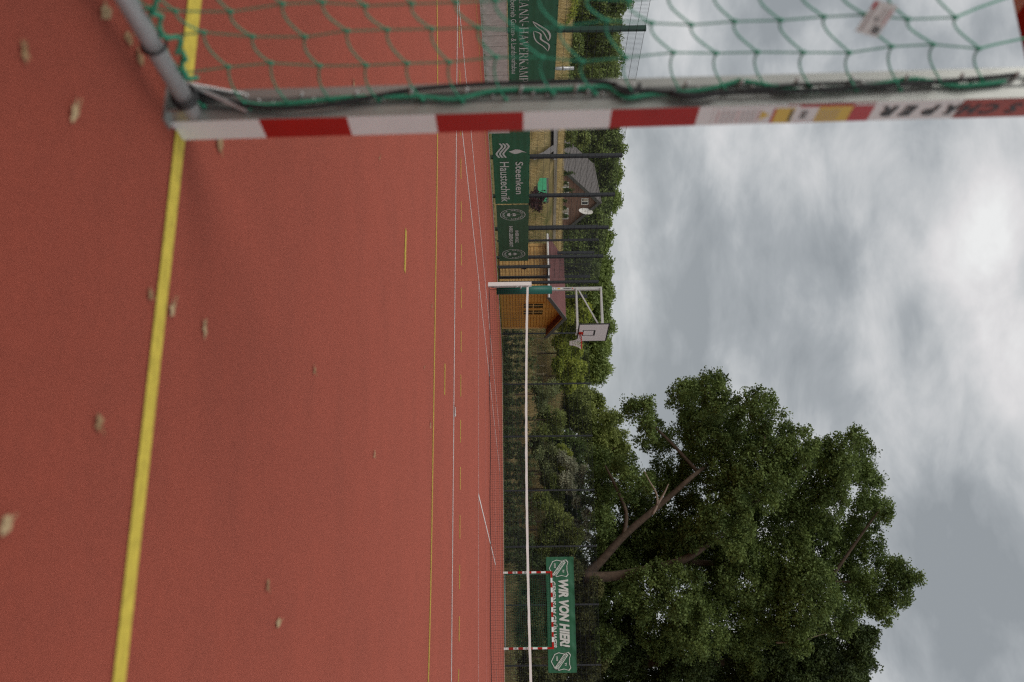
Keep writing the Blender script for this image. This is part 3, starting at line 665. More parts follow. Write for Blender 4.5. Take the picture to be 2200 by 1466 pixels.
# ------------------------------------------------------------------ handball goals
def goal_frame(root, sh=0.0, near=False):
    def post(xo):      # xo: outer-left corner
        mb = MB()
        for i in range(10):
            z0 = i*0.2; z1 = 2.0 if i == 9 else z0+0.2; mi = 0 if i % 2 == 0 else 1
            x0, x1, y0, y1 = xo, xo+0.08, -0.04, 0.04
            mb.add([(x0,y0,z0),(x1,y0,z0),(x1,y1,z0),(x0,y1,z0),(x0,y0,z1),(x1,y0,z1),(x1,y1,z1),(x0,y1,z1)], [(1,2,6,5),(2,3,7,6),(3,0,4,7)], mi)
            mb.add([(x0,y0,z0),(x1,y0,z0),(x1,y0,z1),(x0,y0,z1)], [(0,1,2,3)], 2)
        mb.add([(x0, y0, 0), (x1, y0, 0), (x1, y1, 0), (x0, y1, 0)], [(0, 3, 2, 1)], 2)
        return mb.build('post', [M['postwhite'], M['postred'], M['alu']], root, sh)
    post(-1.58); post(1.5)
    mb = MB(); xs_ = [-1.58, -1.30]+[-1.30+0.2*k for k in range(1, 14)]+[1.58]
    for i in range(len(xs_)-1):
        mi = 1 if i % 2 == 0 else 0
        a, c = xs_[i], xs_[i+1]
        mb.add([(a,-.04,2.0),(c,-.04,2.0),(c,.04,2.0),(a,.04,2.0),(a,-.04,2.08),(c,-.04,2.08),(c,.04,2.08),(a,.04,2.08)], [(0,3,2,1),(2,3,7,6),(4,5,6,7)], mi)
        mb.add([(a,-.04,2.0),(c,-.04,2.0),(c,-.04,2.08),(a,-.04,2.08)], [(0,1,2,3)], 2)
    mb.add([(-1.58,-.04,2.0),(-1.58,.04,2.0),(-1.58,.04,2.08),(-1.58,-.04,2.08),(1.58,-.04,2.0),(1.58,.04,2.0),(1.58,.04,2.08),(1.58,-.04,2.08)], [(0,3,2,1),(4,5,6,7)], 1)
    mb.build('crossbar', [M['postwhite'], M['postred'], M['alu']], root, sh)
    for x in (-1.56, 1.56):
        mb = MB(); mb.tube([(x, -0.042, 0.052), (x, -1.0, 0.045)], 0.0195, 14); mb.build('ground_bar', M['bar'], root, sh)
        mb = MB(); mb.tube([(x*0.985, -0.05, 1.97), (x*0.985, -0.35, 2.02), (x*0.985, -0.78, 1.90), (x, -1.0, 0.05)] if not near else [(x*0.99, -0.78, 1.92), (x, -0.98, 0.06)], 0.014, 8); mb.build('net_stay', M['bar'], root, sh)
    mb = MB(); mb.tube([(-1.56, -1.0, 0.045), (1.56, -1.0, 0.045)], 0.022, 12); mb.build('rear_bar', M['bar'], root, sh)
def cord(mb, p, q, r, s_curve=0.0, n=1, sag=0.0):
    p = np.array(p); q = np.array(q); pts = []
    for i in range(n+1):
        t = i/n; w = p+(q-p)*t
        if s_curve: w[2] = p[2]+(q[2]-p[2])*((1-s_curve)*t+s_curve*smooth(t))
        w[2] -= sag*4*t*(1-t); pts.append(w)
    mb.tube(pts, r, 5 if n > 1 else 4, cap=False)
def grid_net(mb, P, nu, nv, r):
    for i in range(nu+1):
        for j in range(nv): mb.tube([P(i/nu, j/nv), P(i/nu, (j+1)/nv)], r, 4, cap=False)
    for j in range(nv+1):
        for i in range(nu): mb.tube([P(i/nu, j/nv), P((i+1)/nu, j/nv)], r, 4, cap=False)

# far goal
G2 = empty('handball_goal', (-2.92, 43.15, 0), 'distant small red and white striped goal under the club banner', 'goal', rotz=PI)
goal_frame(G2)
mb = MB()
def backn(u, v): s = 0.10*math.sin(u*9+v*3)*math.sin(v*4); x = -1.54+3.08*u; bul = 0.16*math.sin(PI*v)*math.sin(PI*u); return (x+0.03*math.sin(v*9), -1.0+0.2*v+bul+0.05*s, 0.05+1.85*v-0.12*v*math.sin(u*PI)**2)
grid_net(mb, backn, 31, 20, 0.0045)
for sx in (-1.54, 1.54):
    grid_net(mb, lambda u, v, sx=sx: (sx*(1-0.04*math.sin(PI*v)*math.sin(PI*u)), -0.05-(0.95-0.2*v)*u, 0.05+1.87*v-0.06*u*v), 9, 20, 0.0045)
grid_net(mb, lambda u, v: (-1.54+3.08*u, -0.05-0.75*v, 1.97-0.07*v-0.10*math.sin(PI*v)*math.sin(u*PI)), 31, 8, 0.0045)
mb.build('net', M['netgreendark'], G2)
mb = MB(); mb.tube([(-1.5, -0.5, 0.03), (1.5, -0.5, 0.03)], 0.012, 5); mb.tube([(1.49, -0.06, 0.05), (1.49, -0.06, 1.95)], 0.012, 5); mb.tube([(-1.49, -0.06, 0.05), (-1.49, -0.06, 1.95)], 0.012, 5); mb.tube([(-1.5, -0.06, 1.965), (1.5, -0.06, 1.965)], 0.012, 5); mb.build('net_edge_rope', M['netgreen'], G2)
for x in (-1.54, 1.54):                     # white safety stickers on the far posts
    mb = MB()
    for z in (0.46, 0.9):
        for k in range(3): mb.box((x-0.035, 0.0405, z+k*0.03), (x+0.035, 0.0425, z+k*0.03+0.014))
    mb.build('sticker', M['blackpaint'], G2)['kind'] = 'stuff'

# near goal
SH = -0.0155; GX, GY = -2.79, 2.0
G1 = empty('handball_goal', (GX, GY, 0), 'large blurred red and white striped goal post with green net in the foreground', 'goal')
goal_frame(G1, SH, True)
mb = MB()
cols = [-0.045, -0.19, -0.30, -0.386, -0.475, -0.57, -0.665, -0.76]      # distance behind the post of each vertical cord
drop = [(0, 0), (.004, .045), (.017, .100), (.043, .130), (.06, .15), (.07, .155), (.075, .155), (.08, .155)]
zrows = [0.075+0.0985*k for k in range(19)]
def node(j, k, side=1):
    z0 = zrows[k]; a, s = drop[j]; zz = z0-(a+s*max(0, z0-0.37)/0.9*0.98)+(0.03*math.sin(k*1.7+j))*0.18
    yy = cols[j]+0.006*math.sin(k*2.1+j*1.3)
    if k == 0: zz = max(zz, 0.075)
    if j >= 1: yy -= 0.02*(k/17)*(j > 3)
    return np.array([side*(1.545+0.006*math.sin(k*1.3+j*2)), yy, zz])
for side in (1, -1):
    for k in range(19):
        for j in range(len(cols)-1): cord(mb, node(j, k, side), node(j+1, k, side), 0.0023, 0.45, 8, 0.013)
    for j in range(1, len(cols)):
        for k in range(18): cord(mb, node(j, k, side), node(j, k+1, side), 0.0023)
        cord(mb, node(j, 18, side), (side*(1.545-0.125*j), -0.045, 1.995), 0.0026, 0, 3, 0.01)
        cord(mb, node(j, 0, side), (side*1.56, cols[j]-0.02, 0.07), 0.0024, 0, 3, 0.005)
    for j in range(len(cols)):               # little knots
        for k in range(19):
            p = node(j, k, side); mb.tube([p-np.array([0, 0, .006]), p, p+np.array([0, 0, .006])], [0.003, 0.0055, 0.003], 6)
grid_net(mb, lambda u, v: (-1.545+3.09*u, -1.0+0.22*v, 0.05+1.85*v-0.05*v*math.sin(PI*u)), 31, 19, 0.0024)
grid_net(mb, lambda u, v: (-1.30+2.6*u, -0.045-0.73*v, 1.995-0.09*v-0.09*math.sin(PI*v)*(0.4+0.6*math.sin(u*PI))), 26, 8, 0.0024)
mb.build('net', M['netgreen'], G1, SH)
# net hooks, groove shade strips and cords on the back of the right post
mb = MB(); mb.box((1.524, -0.0415, 0.02), (1.534, -0.0402, 1.99)); mb.box((1.546, -0.0415, 0.02), (1.552, -0.0402, 1.99)); mb.build('groove_shade_strip', M['aludark'], G1, SH)  # thin proud strips, dark colour stands in for shade inside the profile groove
mb = MB()
for k in range(16):
    z = 0.17+k*0.1245
    mb.tube([(1.533, -0.041, z), (1.533, -0.058, z+.002), (1.527, -0.064, z+.006)], 0.0042, 8)
    mb.tube([(1.536, -0.041, z+0.030), (1.536, -0.052, z+0.030)], 0.0036, 8)
    mb.tube([(1.540, -0.041, z+0.062), (1.540, -0.048, z+0.062)], 0.0030, 8)
mb.build('net_hook', M['steel'], G1, SH)['kind'] = 'stuff'
def onback(ix, iy, y=-0.055):
    r = ray(ix, iy); t = (GY+y)/r[1]; p = C0+r*t; p = p-np.array([GX, GY, 0]); return (p[0]-SH*p[2], p[1], p[2])
def smoothpts(P, m=5):
    o = []; P = [np.array(p) for p in P]
    for i in range(len(P)-1):
        p0, p1, p2, p3 = P[max(i-1, 0)], P[i], P[i+1], P[min(i+2, len(P)-1)]
        for k in range(m):
            f = k/m; o.append(0.5*((2*p1)+(-p0+p2)*f+(2*p0-5*p1+4*p2-p3)*f*f+(-p0+3*p1-3*p2+p3)*f**3))
    return o+[P[-1]]
blk = [(372, 186), (410, 197), (470, 213), (540, 228), (610, 233), (690, 228), (760, 216), (860, 197), (960, 186), (1060, 180), (1150, 178), (1230, 175), (1300, 177), (1345, 192), (1400, 196), (1440, 200), (1500, 204), (1560, 198), (1640, 196), (1700, 197), (1790, 191), (1860, 186), (1950, 181), (2060, 173), (2190, 160)]
mb = MB(); mb.tube(smoothpts([onback(*p) for p in blk]), 0.0052, 8); 
mb.tube(smoothpts([onback(*p, -0.06) for p in [(1440, 200), (1470, 206), (1500, 207), (1540, 199)]]), 0.007, 8)
mb.tube(smoothpts([onback(*p, -0.06) for p in [(1590, 196), (1660, 188), (1700, 184), (1760, 180), (1800, 178), (1850, 174)]]), 0.003, 8)
mb.tube(smoothpts([onback(*p, -0.06) for p in [(1320, 178), (1335, 196), (1355, 200), (1370, 190), (1375, 180)]]), 0.0045, 8)
mb.build('black_elastic_cord', M['black'], G1, SH)
grn = [(520, 221), (560, 226), (620, 223), (690, 216), (760, 209), (850, 208), (900, 207), (960, 213), (1000, 209), (1050, 197), (1110, 192), (1160, 193), (1240, 190), (1300, 186), (1325, 200), (1350, 210), (1400, 203), (1450, 200), (1520, 192), (1580, 176), (1600, 175), (1720, 195), (1790, 190), (1830, 189), (1880, 183), (1960, 170), (2050, 184), (2100, 182), (2160, 175)]
P = smoothpts([onback(*p, -0.051) for p in grn], 12)
mb = MB(); mb.tube(P, [0.0042+0.0016*(i % 2) for i in range(len(P))], 6); mb.build('green_edge_rope', M['netgreen'], G1, SH)
mb = MB()
for (ix, iy) in [(392, 186), (385, 178), (400, 192), (378, 172)]:
    p = np.array(onback(ix, iy, -0.07)); mb.tube([p+np.array([0.02*math.cos(a), 0.012*math.sin(a), 0.014*math.sin(2*a+ix)]) for a in [2*PI*i/10 for i in range(10)]], 0.005, 6, closed=True)
for yy in (-0.10, -0.115, -0.30, -0.62):
    mb.tube([(1.56+0.0255*math.cos(a), yy, 0.053+0.0255*math.sin(a)) for a in [2*PI*i/14 for i in range(14)]], 0.0035, 6, closed=True)
mb.build('cord_lashing', M['black'], G1, SH)
mb = MB()                                   # green rope lashed along the ground bar
for yy in np.arange(-0.16, -0.95, -0.1):
    P = [(1.548+0.012*math.sin(i*1.9+yy*40), yy-0.02*i, 0.088+0.012*math.sin(i*1.3+yy*25)) for i in range(6)]; mb.tube(smoothpts(P, 3), 0.0048, 6)
mb.build('green_lashing', M['netgreen'], G1, SH)
# foot plate and diagonal brace
mb = MB(); mb.box((1.485, -0.085, 0.0), (1.60, -0.041, 0.006)); mb.box((1.50, -0.075, 0.006), (1.507, -0.041, 0.055)); mb.box((1.573, -0.082, 0.006), (1.580, -0.041, 0.045)); mb.build('foot_bracket', M['alu'], G1, SH)
mb = MB(); mb.add([(1.510, -0.090, 0.05), (1.510, -0.0415, 0.02), (1.510, -0.0415, 0.165), (1.514, -0.090, 0.05), (1.514, -0.0415, 0.02), (1.514, -0.0415, 0.165)], [(0, 1, 2), (5, 4, 3), (0, 2, 5, 3)])
mb.bar((1.512, -0.092, 0.045), (1.560, -0.045, 0.175), 0.010, 0.006); mb.build('corner_brace', M['steel'], G1, SH)
# stickers and lettering on the outer side of the post: facing +x, reads downwards
fx = 1.5808
def sidequad(name, z0, z1, y0, y1, m, sk=0.0, dx=0.0):
    mb = MB(); mb.add([(fx+dx, y0, z0), (fx+dx, y1, z0+sk), (fx+dx, y1, z1+sk), (fx+dx, y0, z1)], [(0, 1, 2, 3)])
    return mb.build(name, M[m], G1, SH)
sidequad('sticker', 1.235, 1.60, -0.036, 0.036, 'postwhite')
for k in range(9): sidequad('sticker_print', 1.245+k*0.0115, 1.249+k*0.0115, -0.022, 0.030, 'stickgrey' if k % 4 else 'stickpink', 0, .0006)
mb = MB(); mb.add([(fx+.0006, -0.018, 1.345), (fx+.0006, 0.022, 1.345), (fx+.0006, 0.002, 1.366)], [(0, 1, 2)]); mb.build('warning_triangle', M['yellow'], G1, SH)
sidequad('sticker_print', 1.372, 1.378, -0.024, 0.036, 'stickred', 0, .0006)
sidequad('sticker_print', 1.378, 1.420, -0.026, 0.036, 'yellow', 0, .0006)
sidequad('sticker_print', 1.412, 1.418, -0.020, 0.030, 'blackpaint', 0, .0010)
mb = MB()
for k in range(5): mb.add([(fx+.0006, -0.012+0.007*k, 1.437+0.003*(k % 2)), (fx+.0006, -0.008+0.007*k, 1.437), (fx+.0006, -0.008+0.007*k, 1.456-0.004*(k % 3)), (fx+.0006, -0.012+0.007*k, 1.452)], [(0, 1, 2, 3)])
mb.build('sticker_print', M['blackpaint'], G1, SH)
sidequad('sticker_print', 1.475, 1.56, -0.028, 0.036, 'yellow', 0, .0006)
for k in range(8): sidequad('sticker_print', 1.480+k*0.006, 1.4815+k*0.006, -0.018, 0.030, 'stickgrey', 0, .0010)
sidequad('sticker_print', 1.552, 1.6, -0.028, 0.036, 'stickred', 0, .0010)
sidequad('sticker_print', 1.43, 1.552, -0.0365, -0.0285, 'stickred', 0, .0010)
# letters run from the top down, tops towards the front of the post (+y)
def downtext(ch, ztop, m='blackpaint'):
    return text_obj('lettering', ch, (fx+.0012+SH*ztop, -0.021, ztop), (-SH, 0, -1), (0, 1, 0), None, 0.042, M[m], G1, shear=0.25, bold=0.05)
def letters_down(word, zs):
    for ch, z in zip(word, zs): downtext(ch, z)
sidequad('sticker', 1.80, 1.998, -0.0385, 0.0385, 'fadedred', 0, .0004)
letters_down('SCHÄPER', [1.942, 1.890, 1.847, 1.806, 1.754, 1.702, 1.658])
# printed tag hanging in the net
tg = unp(1883, 41, 1.97)
tr = empty('label_tag', tg, 'small white printed tag with black code patch tied into the foreground net', 'tag')
ad = np.array([-0.30, -0.62, -0.0]); 
ex = -Yc*math.cos(0.15)*1.0+Xc*math.sin(0.55)*0.55; ex = np.array([math.cos(1.15), math.sin(1.15), -0.36]); ex /= np.linalg.norm(ex)
ez = np.array([0.0, 0.33, 1.0]); ez -= ex*(ez@ex); ez /= np.linalg.norm(ez); en = np.cross(ex, ez); en = en if en@Fw < 0 else -en
def tagq(name, a0, a1, b0, b1, m, o=0.0):
    q = [ex*a0+ez*b0+en*o, ex*a1+ez*b0+en*o, ex*a1+ez*b1+en*o, ex*a0+ez*b1+en*o]; mb = MB(); mb.add(q, [(0, 1, 2, 3)])
    if o == 0: mb.add([p-en*0.0008 for p in q], [(3, 2, 1, 0)])
    return mb.build(name, M[m], tr)
tagq('card', -0.036, 0.036, -0.027, 0.027, 'white')
tagq('print', -0.033, -0.018, -0.026, -0.017, 'stickred', .0006); tagq('print', -0.030, 0.030, -0.019, -0.015, 'stickgrey', .0012)
tagq('print', -0.026, 0.012, 0.002, 0.004, 'stickgrey', .0006); tagq('print', -0.026, 0.008, 0.010, 0.012, 'stickgrey', .0006); tagq('print', -0.026, 0.008, 0.018, 0.024, 'stickpink', .0006)
tagq('print', -0.004, 0.004, -0.004, 0.001, 'blackpaint', .0006)
for k in range(6): tagq('bar_code', 0.014+k*0.0028, 0.0158+k*0.0028, 0.004, 0.022, 'blackpaint', .0006)

# ------------------------------------------------------------------ tennis net
TN = empty('tennis_net', (-9.98, 24.4, 0), 'long black tennis net with white top band and cream post across mid court', 'net')
mb = MB(); mb.box((-0.055, -0.05, -0.05), (0.05, 0.05, 1.13)); mb.box((-0.058, -0.053, 1.13), (0.053, 0.053, 1.145)); mb.build('post', M['creampaint'], TN)
mb = MB(); mb.box((12.85, -0.05, -0.05), (12.95, 0.05, 1.13)); mb.build('post', M['creampaint'], TN)
mb = MB(); mb.box((0.05, -0.03, 0.10), (0.072, 0.03, 1.07)); mb.tube([(0.09, -0.05, 0.86), (0.09, 0.05, 0.86)], 0.022, 8); mb.tube([(0.072, -0.06, 0.8), (0.12, -0.09, 0.72)], 0.008, 6); mb.build('winder', M['steel'], TN)
def ntop(x): t = x/12.9; return 1.075-0.115*(1-(2*t-1)**2)**0.9 if x < 12.9 else 1.07
def nlow(x): return 0.035+0.02*math.sin(x*1.1)**2
mb = MB(); st = 0.058; n = int(12.6/st)
for i in range(n+1):
    x = 0.14+i*12.6/n; mb.tube([(x, 0.01*math.sin(x), nlow(x)), (x+0.006*math.sin(x*7), 0, ntop(x)-0.05)], 0.0021, 4, cap=False)
for j in range(17):
    v = j/16; P = [(0.14+12.6*i/60, 0.0, nlow(0.14+12.6*i/60)*(1-v)+(ntop(0.14+12.6*i/60)-0.05)*v) for i in range(61)]; mb.tube(P, 0.0021, 4, cap=False)
mb.build('net_mesh', M['netblack'], TN)
mb = MB(); seg = 60; rows = []
vs = []; fs = []
for i in range(seg+1):
    x = 0.06+12.8*i/seg; zt = ntop(x); wv = 0.004*math.sin(i*2.3)
    vs += [(x, -0.012, zt-0.058+wv), (x, -0.014, zt), (x, 0.014, zt), (x, 0.012, zt-0.058+wv)]
for i in range(seg):
    a = 4*i
    for k in range(4): k2 = (k+1) % 4; fs.append((a+k, a+4+k, a+4+k2, a+k2))
mb.add(vs, fs); mb.build('top_band', M['creampaint'], TN)
mb = MB(); mb.tube([(0.02+12.8*i/60, 0.01, nlow(0.02+12.8*i/60)-0.01) for i in range(61)], 0.007, 6); mb.tube([(0.14, 0, 0.05), (0.14, 0, 1.03)], 0.007, 6); mb.tube([(0.06, 0, 0.06), (0.15, 0, 0.35)], 0.005, 6); mb.tube([(0.07, 0, 1.02), (0.15, 0, 0.98)], 0.005, 5)
mb.build('edge_cord', M['netblack'], TN)

# ------------------------------------------------------------------ basketball stand
BK = empty('basketball_stand', (-13.72, 34.05, 0), 'pale steel basketball stand with teal padded pole, white backboard and red hoop', 'basketball hoop')
mb = MB(); mb.box((-0.055, -0.055, -0.05), (0.055, 0.055, 3.88)); mb.build('pole', M['galv'], BK)
mb = MB(); mb.tube([(0.02, 0, 0.0), (0.02, 0, 2.02)], 0.155, 20); mb.tube([(0.02, 0, 2.02), (0.02, 0, 2.035)], [0.155, 0.14], 20)
mb.build('pole_pad', M['teal'], BK)
for z in (2.93, 3.84):
    for y in (-0.05-0.035, 0.05+0.035):
        mb = MB(); mb.bar((0.0, y, z), (1.66, y*3.0, z), 0.055, 0.06); mb.build('arm', M['galv'], BK)
mb = MB(); mb.bar((0.05, 0, 3.02), (1.62, 0, 3.80), 0.05, 0.05); mb.build('diagonal_brace', M['galv'], BK)
mb = MB()
for y in (-0.29, 0.29): mb.box((1.64, y-0.03, 2.86), (1.70, y+0.03, 3.96))
mb.build('board_bracket', M['galv'], BK)
bb = None
mb = MB(); mb.box((1.70, -0.90, 2.95), (1.725, 0.90, 4.0)); bb = mb.build('backboard', M['board'], BK)
mb = MB(); t_ = 0.045; x0, x1 = 1.722, 1.728
mb.box((1.695, -0.93, 2.92), (1.729, 0.93, 2.92+t_)); mb.box((1.695, -0.93, 4.03-t_), (1.729, 0.93, 4.03)); mb.box((1.695, -0.93, 2.92+t_), (1.729, -0.93+t_, 4.03-t_)); mb.box((1.695, 0.93-t_, 2.92+t_), (1.729, 0.93, 4.03-t_))
mb.build('black_border', M['blackpaint'], bb)
mb = MB(); mb.box((x0, -0.295, 3.10), (x1, 0.295, 3.14)); mb.box((x0, -0.295, 3.50), (x1, 0.295, 3.56)); mb.box((x0, -0.295, 3.14), (x1, -0.25, 3.50)); mb.box((x0, 0.25, 3.14), (x1, 0.295, 3.50)); mb.build('target_square', M['blackpaint'], bb)
mb = MB(); rc = (1.729+0.15+0.225, 0.0)
mb.tube([(rc[0]+0.225*math.cos(a), rc[1]+0.225*math.sin(a), 3.05) for a in [2*PI*i/24 for i in range(24)]], 0.012, 8, closed=True)
mb.box((1.729, -0.11, 2.97), (1.745, 0.11, 3.13)); mb.add([(1.745, -0.09, 3.045), (1.92, -0.12, 3.045), (1.92, 0.12, 3.045), (1.745, 0.09, 3.045), (1.745, -0.09, 3.055), (1.92, -0.12, 3.055), (1.92, 0.12, 3.055), (1.745, 0.09, 3.055)], [(0,3,2,1),(4,5,6,7),(0,1,5,4),(2,3,7,6)])
mb.bar((1.745, -0.09, 2.98), (1.93, -0.13, 3.04), 0.015, 0.02); mb.bar((1.745, 0.09, 2.98), (1.93, 0.13, 3.04), 0.015, 0.02)
hoop = mb.build('hoop', M['rimred'], BK)
mb = MB(); nn = 12
def bn(i, v): a = 2*PI*i/nn; r = 0.222-0.15*math.sin(v*PI/2)**0.8; return (rc[0]+r*math.cos(a)-0.0*v, rc[1]+r*math.sin(a), 3.04-0.42*v)
for i in range(nn):
    for j in range(4):
        s = 0.5 if j % 2 else 0
        mb.tube([bn(i+s, j/4), bn(i+s+0.5, (j+1)/4)], 0.0075, 4, cap=False); mb.tube([bn(i+s, j/4), bn(i+s-0.5, (j+1)/4)], 0.0075, 4, cap=False)
mb.build('basket_net', M['netwhite'], hoop)
mb = MB(); mb.box((-0.03, -0.0575, 2.20), (0.035, -0.0555, 2.42)); mb.build('sticker', M['white'], BK)
mb = MB(); mb.box((-0.022, -0.0595, 2.24), (0.025, -0.0577, 2.34)); mb.build('sticker_print', M['yellow'], BK)
mb = MB(); mb.tube([(0.0, -0.0555, 2.12), (0.0, -0.058, 2.12)], 0.03, 12); mb.build('sticker', M['white'], BK)
mb = MB(); mb.tube([(0.0, -0.0555, 2.80), (0.0, -0.058, 2.80)], 0.022, 12); mb.build('red_logo', M['rimred'], BK)
mb = MB()
for k in range(7): mb.box((-0.02, -0.0575, 2.47+k*0.042), (0.022, -0.0555, 2.47+k*0.042+0.026))
mb.build('small_print', M['blackpaint'], BK)

# ------------------------------------------------------------------ wooden shed
SHX, SHY = -15.42, 38.3
SD = empty('wooden_shed', (SHX, SHY, 0), 'honey coloured wooden shed with burgundy roof behind the tennis net post', 'shed')
gw, dp, eh, rh = 4.62, 2.05, 2.10, 2.80       # gable width along y, depth along -x, eaves and ridge heights
bh = 0.131
flat_len = {}
mb = MB(); mb.box((-dp, 0.03, 0.0), (-0.03, gw-0.03, eh)); mb.add([(-0.03, 0.03, eh), (-0.03, gw-0.03, eh), (-0.03, gw/2, rh-.02), (-dp, 0.03, eh), (-dp, gw-0.03, eh), (-dp, gw/2, rh-.02)], [(0, 1, 2), (3, 5, 4), (0, 2, 5, 3), (1, 4, 5, 2)]); mb.build('wall_core', M['wooddark'], SD)
fb = None
for k in range(16):                            # front boards facing the camera (-y)
    z = 0.03+k*bh
    if fb is None:
        mb = MB(); mb.add([(-dp-0.05, 0.028, 0), (0.0, 0.028, 0), (0.0, 0.0, 0.012), (-dp-0.05, 0.0, 0.012), (-dp-0.05, 0.0, bh-0.02), (0.0, 0.0, bh-0.02), (0.0, 0.028, bh-0.004), (-dp-0.05, 0.028, bh-0.004)], [(0,1,2,3),(3,2,5,4),(4,5,6,7),(1,6,5,2),(0,3,4,7)])
        o = mb.build('board', M['wood'], SD); fb = o.data
    else: o = bpy.data.objects.new('board', fb); COL.objects.link(o); o.parent = SD
    o.location = (0, 0, z)
wy0, wy1, wz0, wz1 = 1.52, 2.90, 1.02, 1.86     # window opening in the gable wall
def gboard(y0, y1, z, y0t=None, y1t=None):
    y0t = y0 if y0t is None else y0t; y1t = y1 if y1t is None else y1t
    mb = MB(); h = bh-0.006
    mb.add([(-0.028, y0, 0), (-0.028, y1, 0), (0.0, y1, 0.010), (0.0, y0, 0.010), (0.0, y0t, h-0.010), (0.0, y1t, h-0.010), (-0.028, y1t, h), (-0.028, y0t, h)], [(0,1,2,3),(3,2,5,4),(4,5,6,7),(1,6,5,2),(0,3,4,7)])
    o = mb.build('board', M['wooddark'], SD); o.location = (0, 0, z)
for k in range(21):
    z = 0.03+k*bh; zt = z+bh
    def edge(zz): return 0.0 if zz <= eh else (zz-eh)/(rh-eh)*gw/2
    a, at = edge(z), edge(zt)
    if zt >= rh: break
    if z+bh > wz0 and z < wz1-0.02:
        gboard(a, wy0-0.05, z, at, wy0-0.05); gboard(wy1+0.05, gw-a, z, wy1+0.05, gw-at)
    else: gboard(a, gw-a, z, at, gw-at)
wn = None
mb = MB(); yw = wy0-0.05; ywe = wy1+0.05
mb.box((-0.01, yw, wz0-0.09), (0.035, ywe, wz0)); mb.box((-0.01, yw, wz1), (0.035, ywe, wz1+0.09)); mb.box((-0.01, yw, wz0), (0.035, yw+0.07, wz1)); mb.box((-0.01, ywe-0.07, wz0), (0.035, ywe, wz1))
midy = (wy0+wy1)/2; mb.box((-0.01, midy-0.12, wz0), (0.033, midy+0.12, wz1))
wn = mb.build('window', M['wooddark'], SD)
for (a, c) in ((yw+0.07, midy-0.12), (midy+0.12, ywe-0.07)):
    mb = MB(); mb.box((-0.02, a, wz0), (0.0, c, wz1)); mb.build('pane', M['glass'], wn)
    mb = MB(); mb.box((0.0, (a+c)/2-0.02, wz0), (0.02, (a+c)/2+0.02, wz1)); mb.box((0.002, a, (wz0+wz1)/2-0.018), (0.022, c, (wz0+wz1)/2+0.018)); mb.build('glazing_bar', M['wood'], wn)
mb = MB(); ov = 0.22
def roofhalf(sgn):
    ye = (-ov) if sgn < 0 else gw+ov; ze = eh-ov*(rh-eh)/(gw/2)
    A = (-dp-0.3, ye, ze); B = (0.42, ye, ze); Cc = (0.42, gw/2, rh); D = (-dp-0.3, gw/2, rh); t = 0.05
    m_ = MB(); vs = [A, B, Cc, D]+[(x, y, z+t) for x, y, z in (A, B, Cc, D)]
    m_.add(vs, [(0,1,2,3),(4,7,6,5),(0,4,5,1),(1,5,6,2),(2,6,7,3),(3,7,4,0)])
    rf = m_.build('roof', M['roofred'], SD)
    m_ = MB(); n = 14
    for i in range(n):
        f0, f1 = i/n, (i+1)/n; y0_, z0_ = ye+(gw/2-ye)*f0, ze+(rh-ze)*f0+t; y1_, z1_ = ye+(gw/2-ye)*f1, ze+(rh-ze)*f1+t
        m_.add([(-dp-0.31, y0_, z0_+0.012), (0.43, y0_, z0_+0.012), (0.43, y1_, z1_+0.003), (-dp-0.31, y1_, z1_+0.003), (-dp-0.31, y0_, z0_), (0.43, y0_, z0_)], [(0, 1, 2, 3) if sgn < 0 else (3, 2, 1, 0), (4, 5, 1, 0)])
    m_.build('shingle_course', M['roofred'], rf)
    m_ = MB(); m_.bar((0.44, ye, ze+0.0), (0.44, gw/2, rh+0.01), 0.03, 0.16); m_.build('verge_board', M['fascia'], SD)
roofhalf(-1); roofhalf(1)
mb = MB(); mb.bar((0.405, 0, eh-0.02), (0.405, gw/2, rh-0.03), 0.02, 0.13); mb.bar((0.405, gw, eh-0.02), (0.405, gw/2, rh-0.03), 0.02, 0.13); mb.build('inner_verge_board', M['wood'], SD)
mb = MB(); mb.tube([(-dp-0.35, -ov-0.055, eh-0.055), (0.45, -ov-0.055, eh-0.055)], 0.05, 8); mb.build('gutter', M['creampaint'], SD)
mb = MB(); mb.box((0.003, -0.02, 0.0), (0.05, 0.10, eh-.02)); mb.box((0.003, gw-0.10, 0.0), (0.05, gw+0.02, eh-.02)); mb.build('corner_post', M['wood'], SD)
mb = MB(); mb.box((-dp-0.02, -0.02, 0.0), (-dp+0.1, -0.002, eh-0.02)); mb.box((-0.12, -0.022, 0.0), (0.0, -0.002, eh-.02)); mb.build('corner_post', M['wood'], SD)

# ------------------------------------------------------------------ brick house on the hill
Aap = unp(1287, 434, 105.0)
best = min(np.arange(105, 125, 0.05), key=lambda d: abs(unp(1272, 352.7, d)[2]-Aap[2])); FA = unp(1272, 352.7, best)
rd = FA-Aap; rd[2] = 0; rlen = np.linalg.norm(rd); rd /= rlen; gd = np.array([rd[1], -rd[0], 0.0]); gd = gd if gd@(_r) > 0 else -gd
def solve_eave(ix, iy, sgn):
    bestv = None
    for a in np.arange(1.5, 8, 0.03):
        for h in (None,):
            p = Aap+sgn*gd*a; r = p-C0; d = r@Fw
            # vertical offset that puts it on ix
            zneed = None
            for hh in np.arange(1.5, 7, 0.05):
                q = p-np.array([0, 0, hh]); rq = q-C0; dd = rq@Fw; jx = 1100+F*(rq@Xc)/dd; jy = 733-F*(rq@Yc)/dd; e_ = abs(jx-ix)+abs(jy-iy)
                if bestv is None or e_ < bestv[0]: bestv = (e_, a, hh)
    return bestv[1], bestv[2]
aL, hL = solve_eave(1205, 360, -1); aR, hR = solve_eave(1221, 488, 1)
zb = 1.8; H0 = np.array([Aap[0], Aap[1], zb])
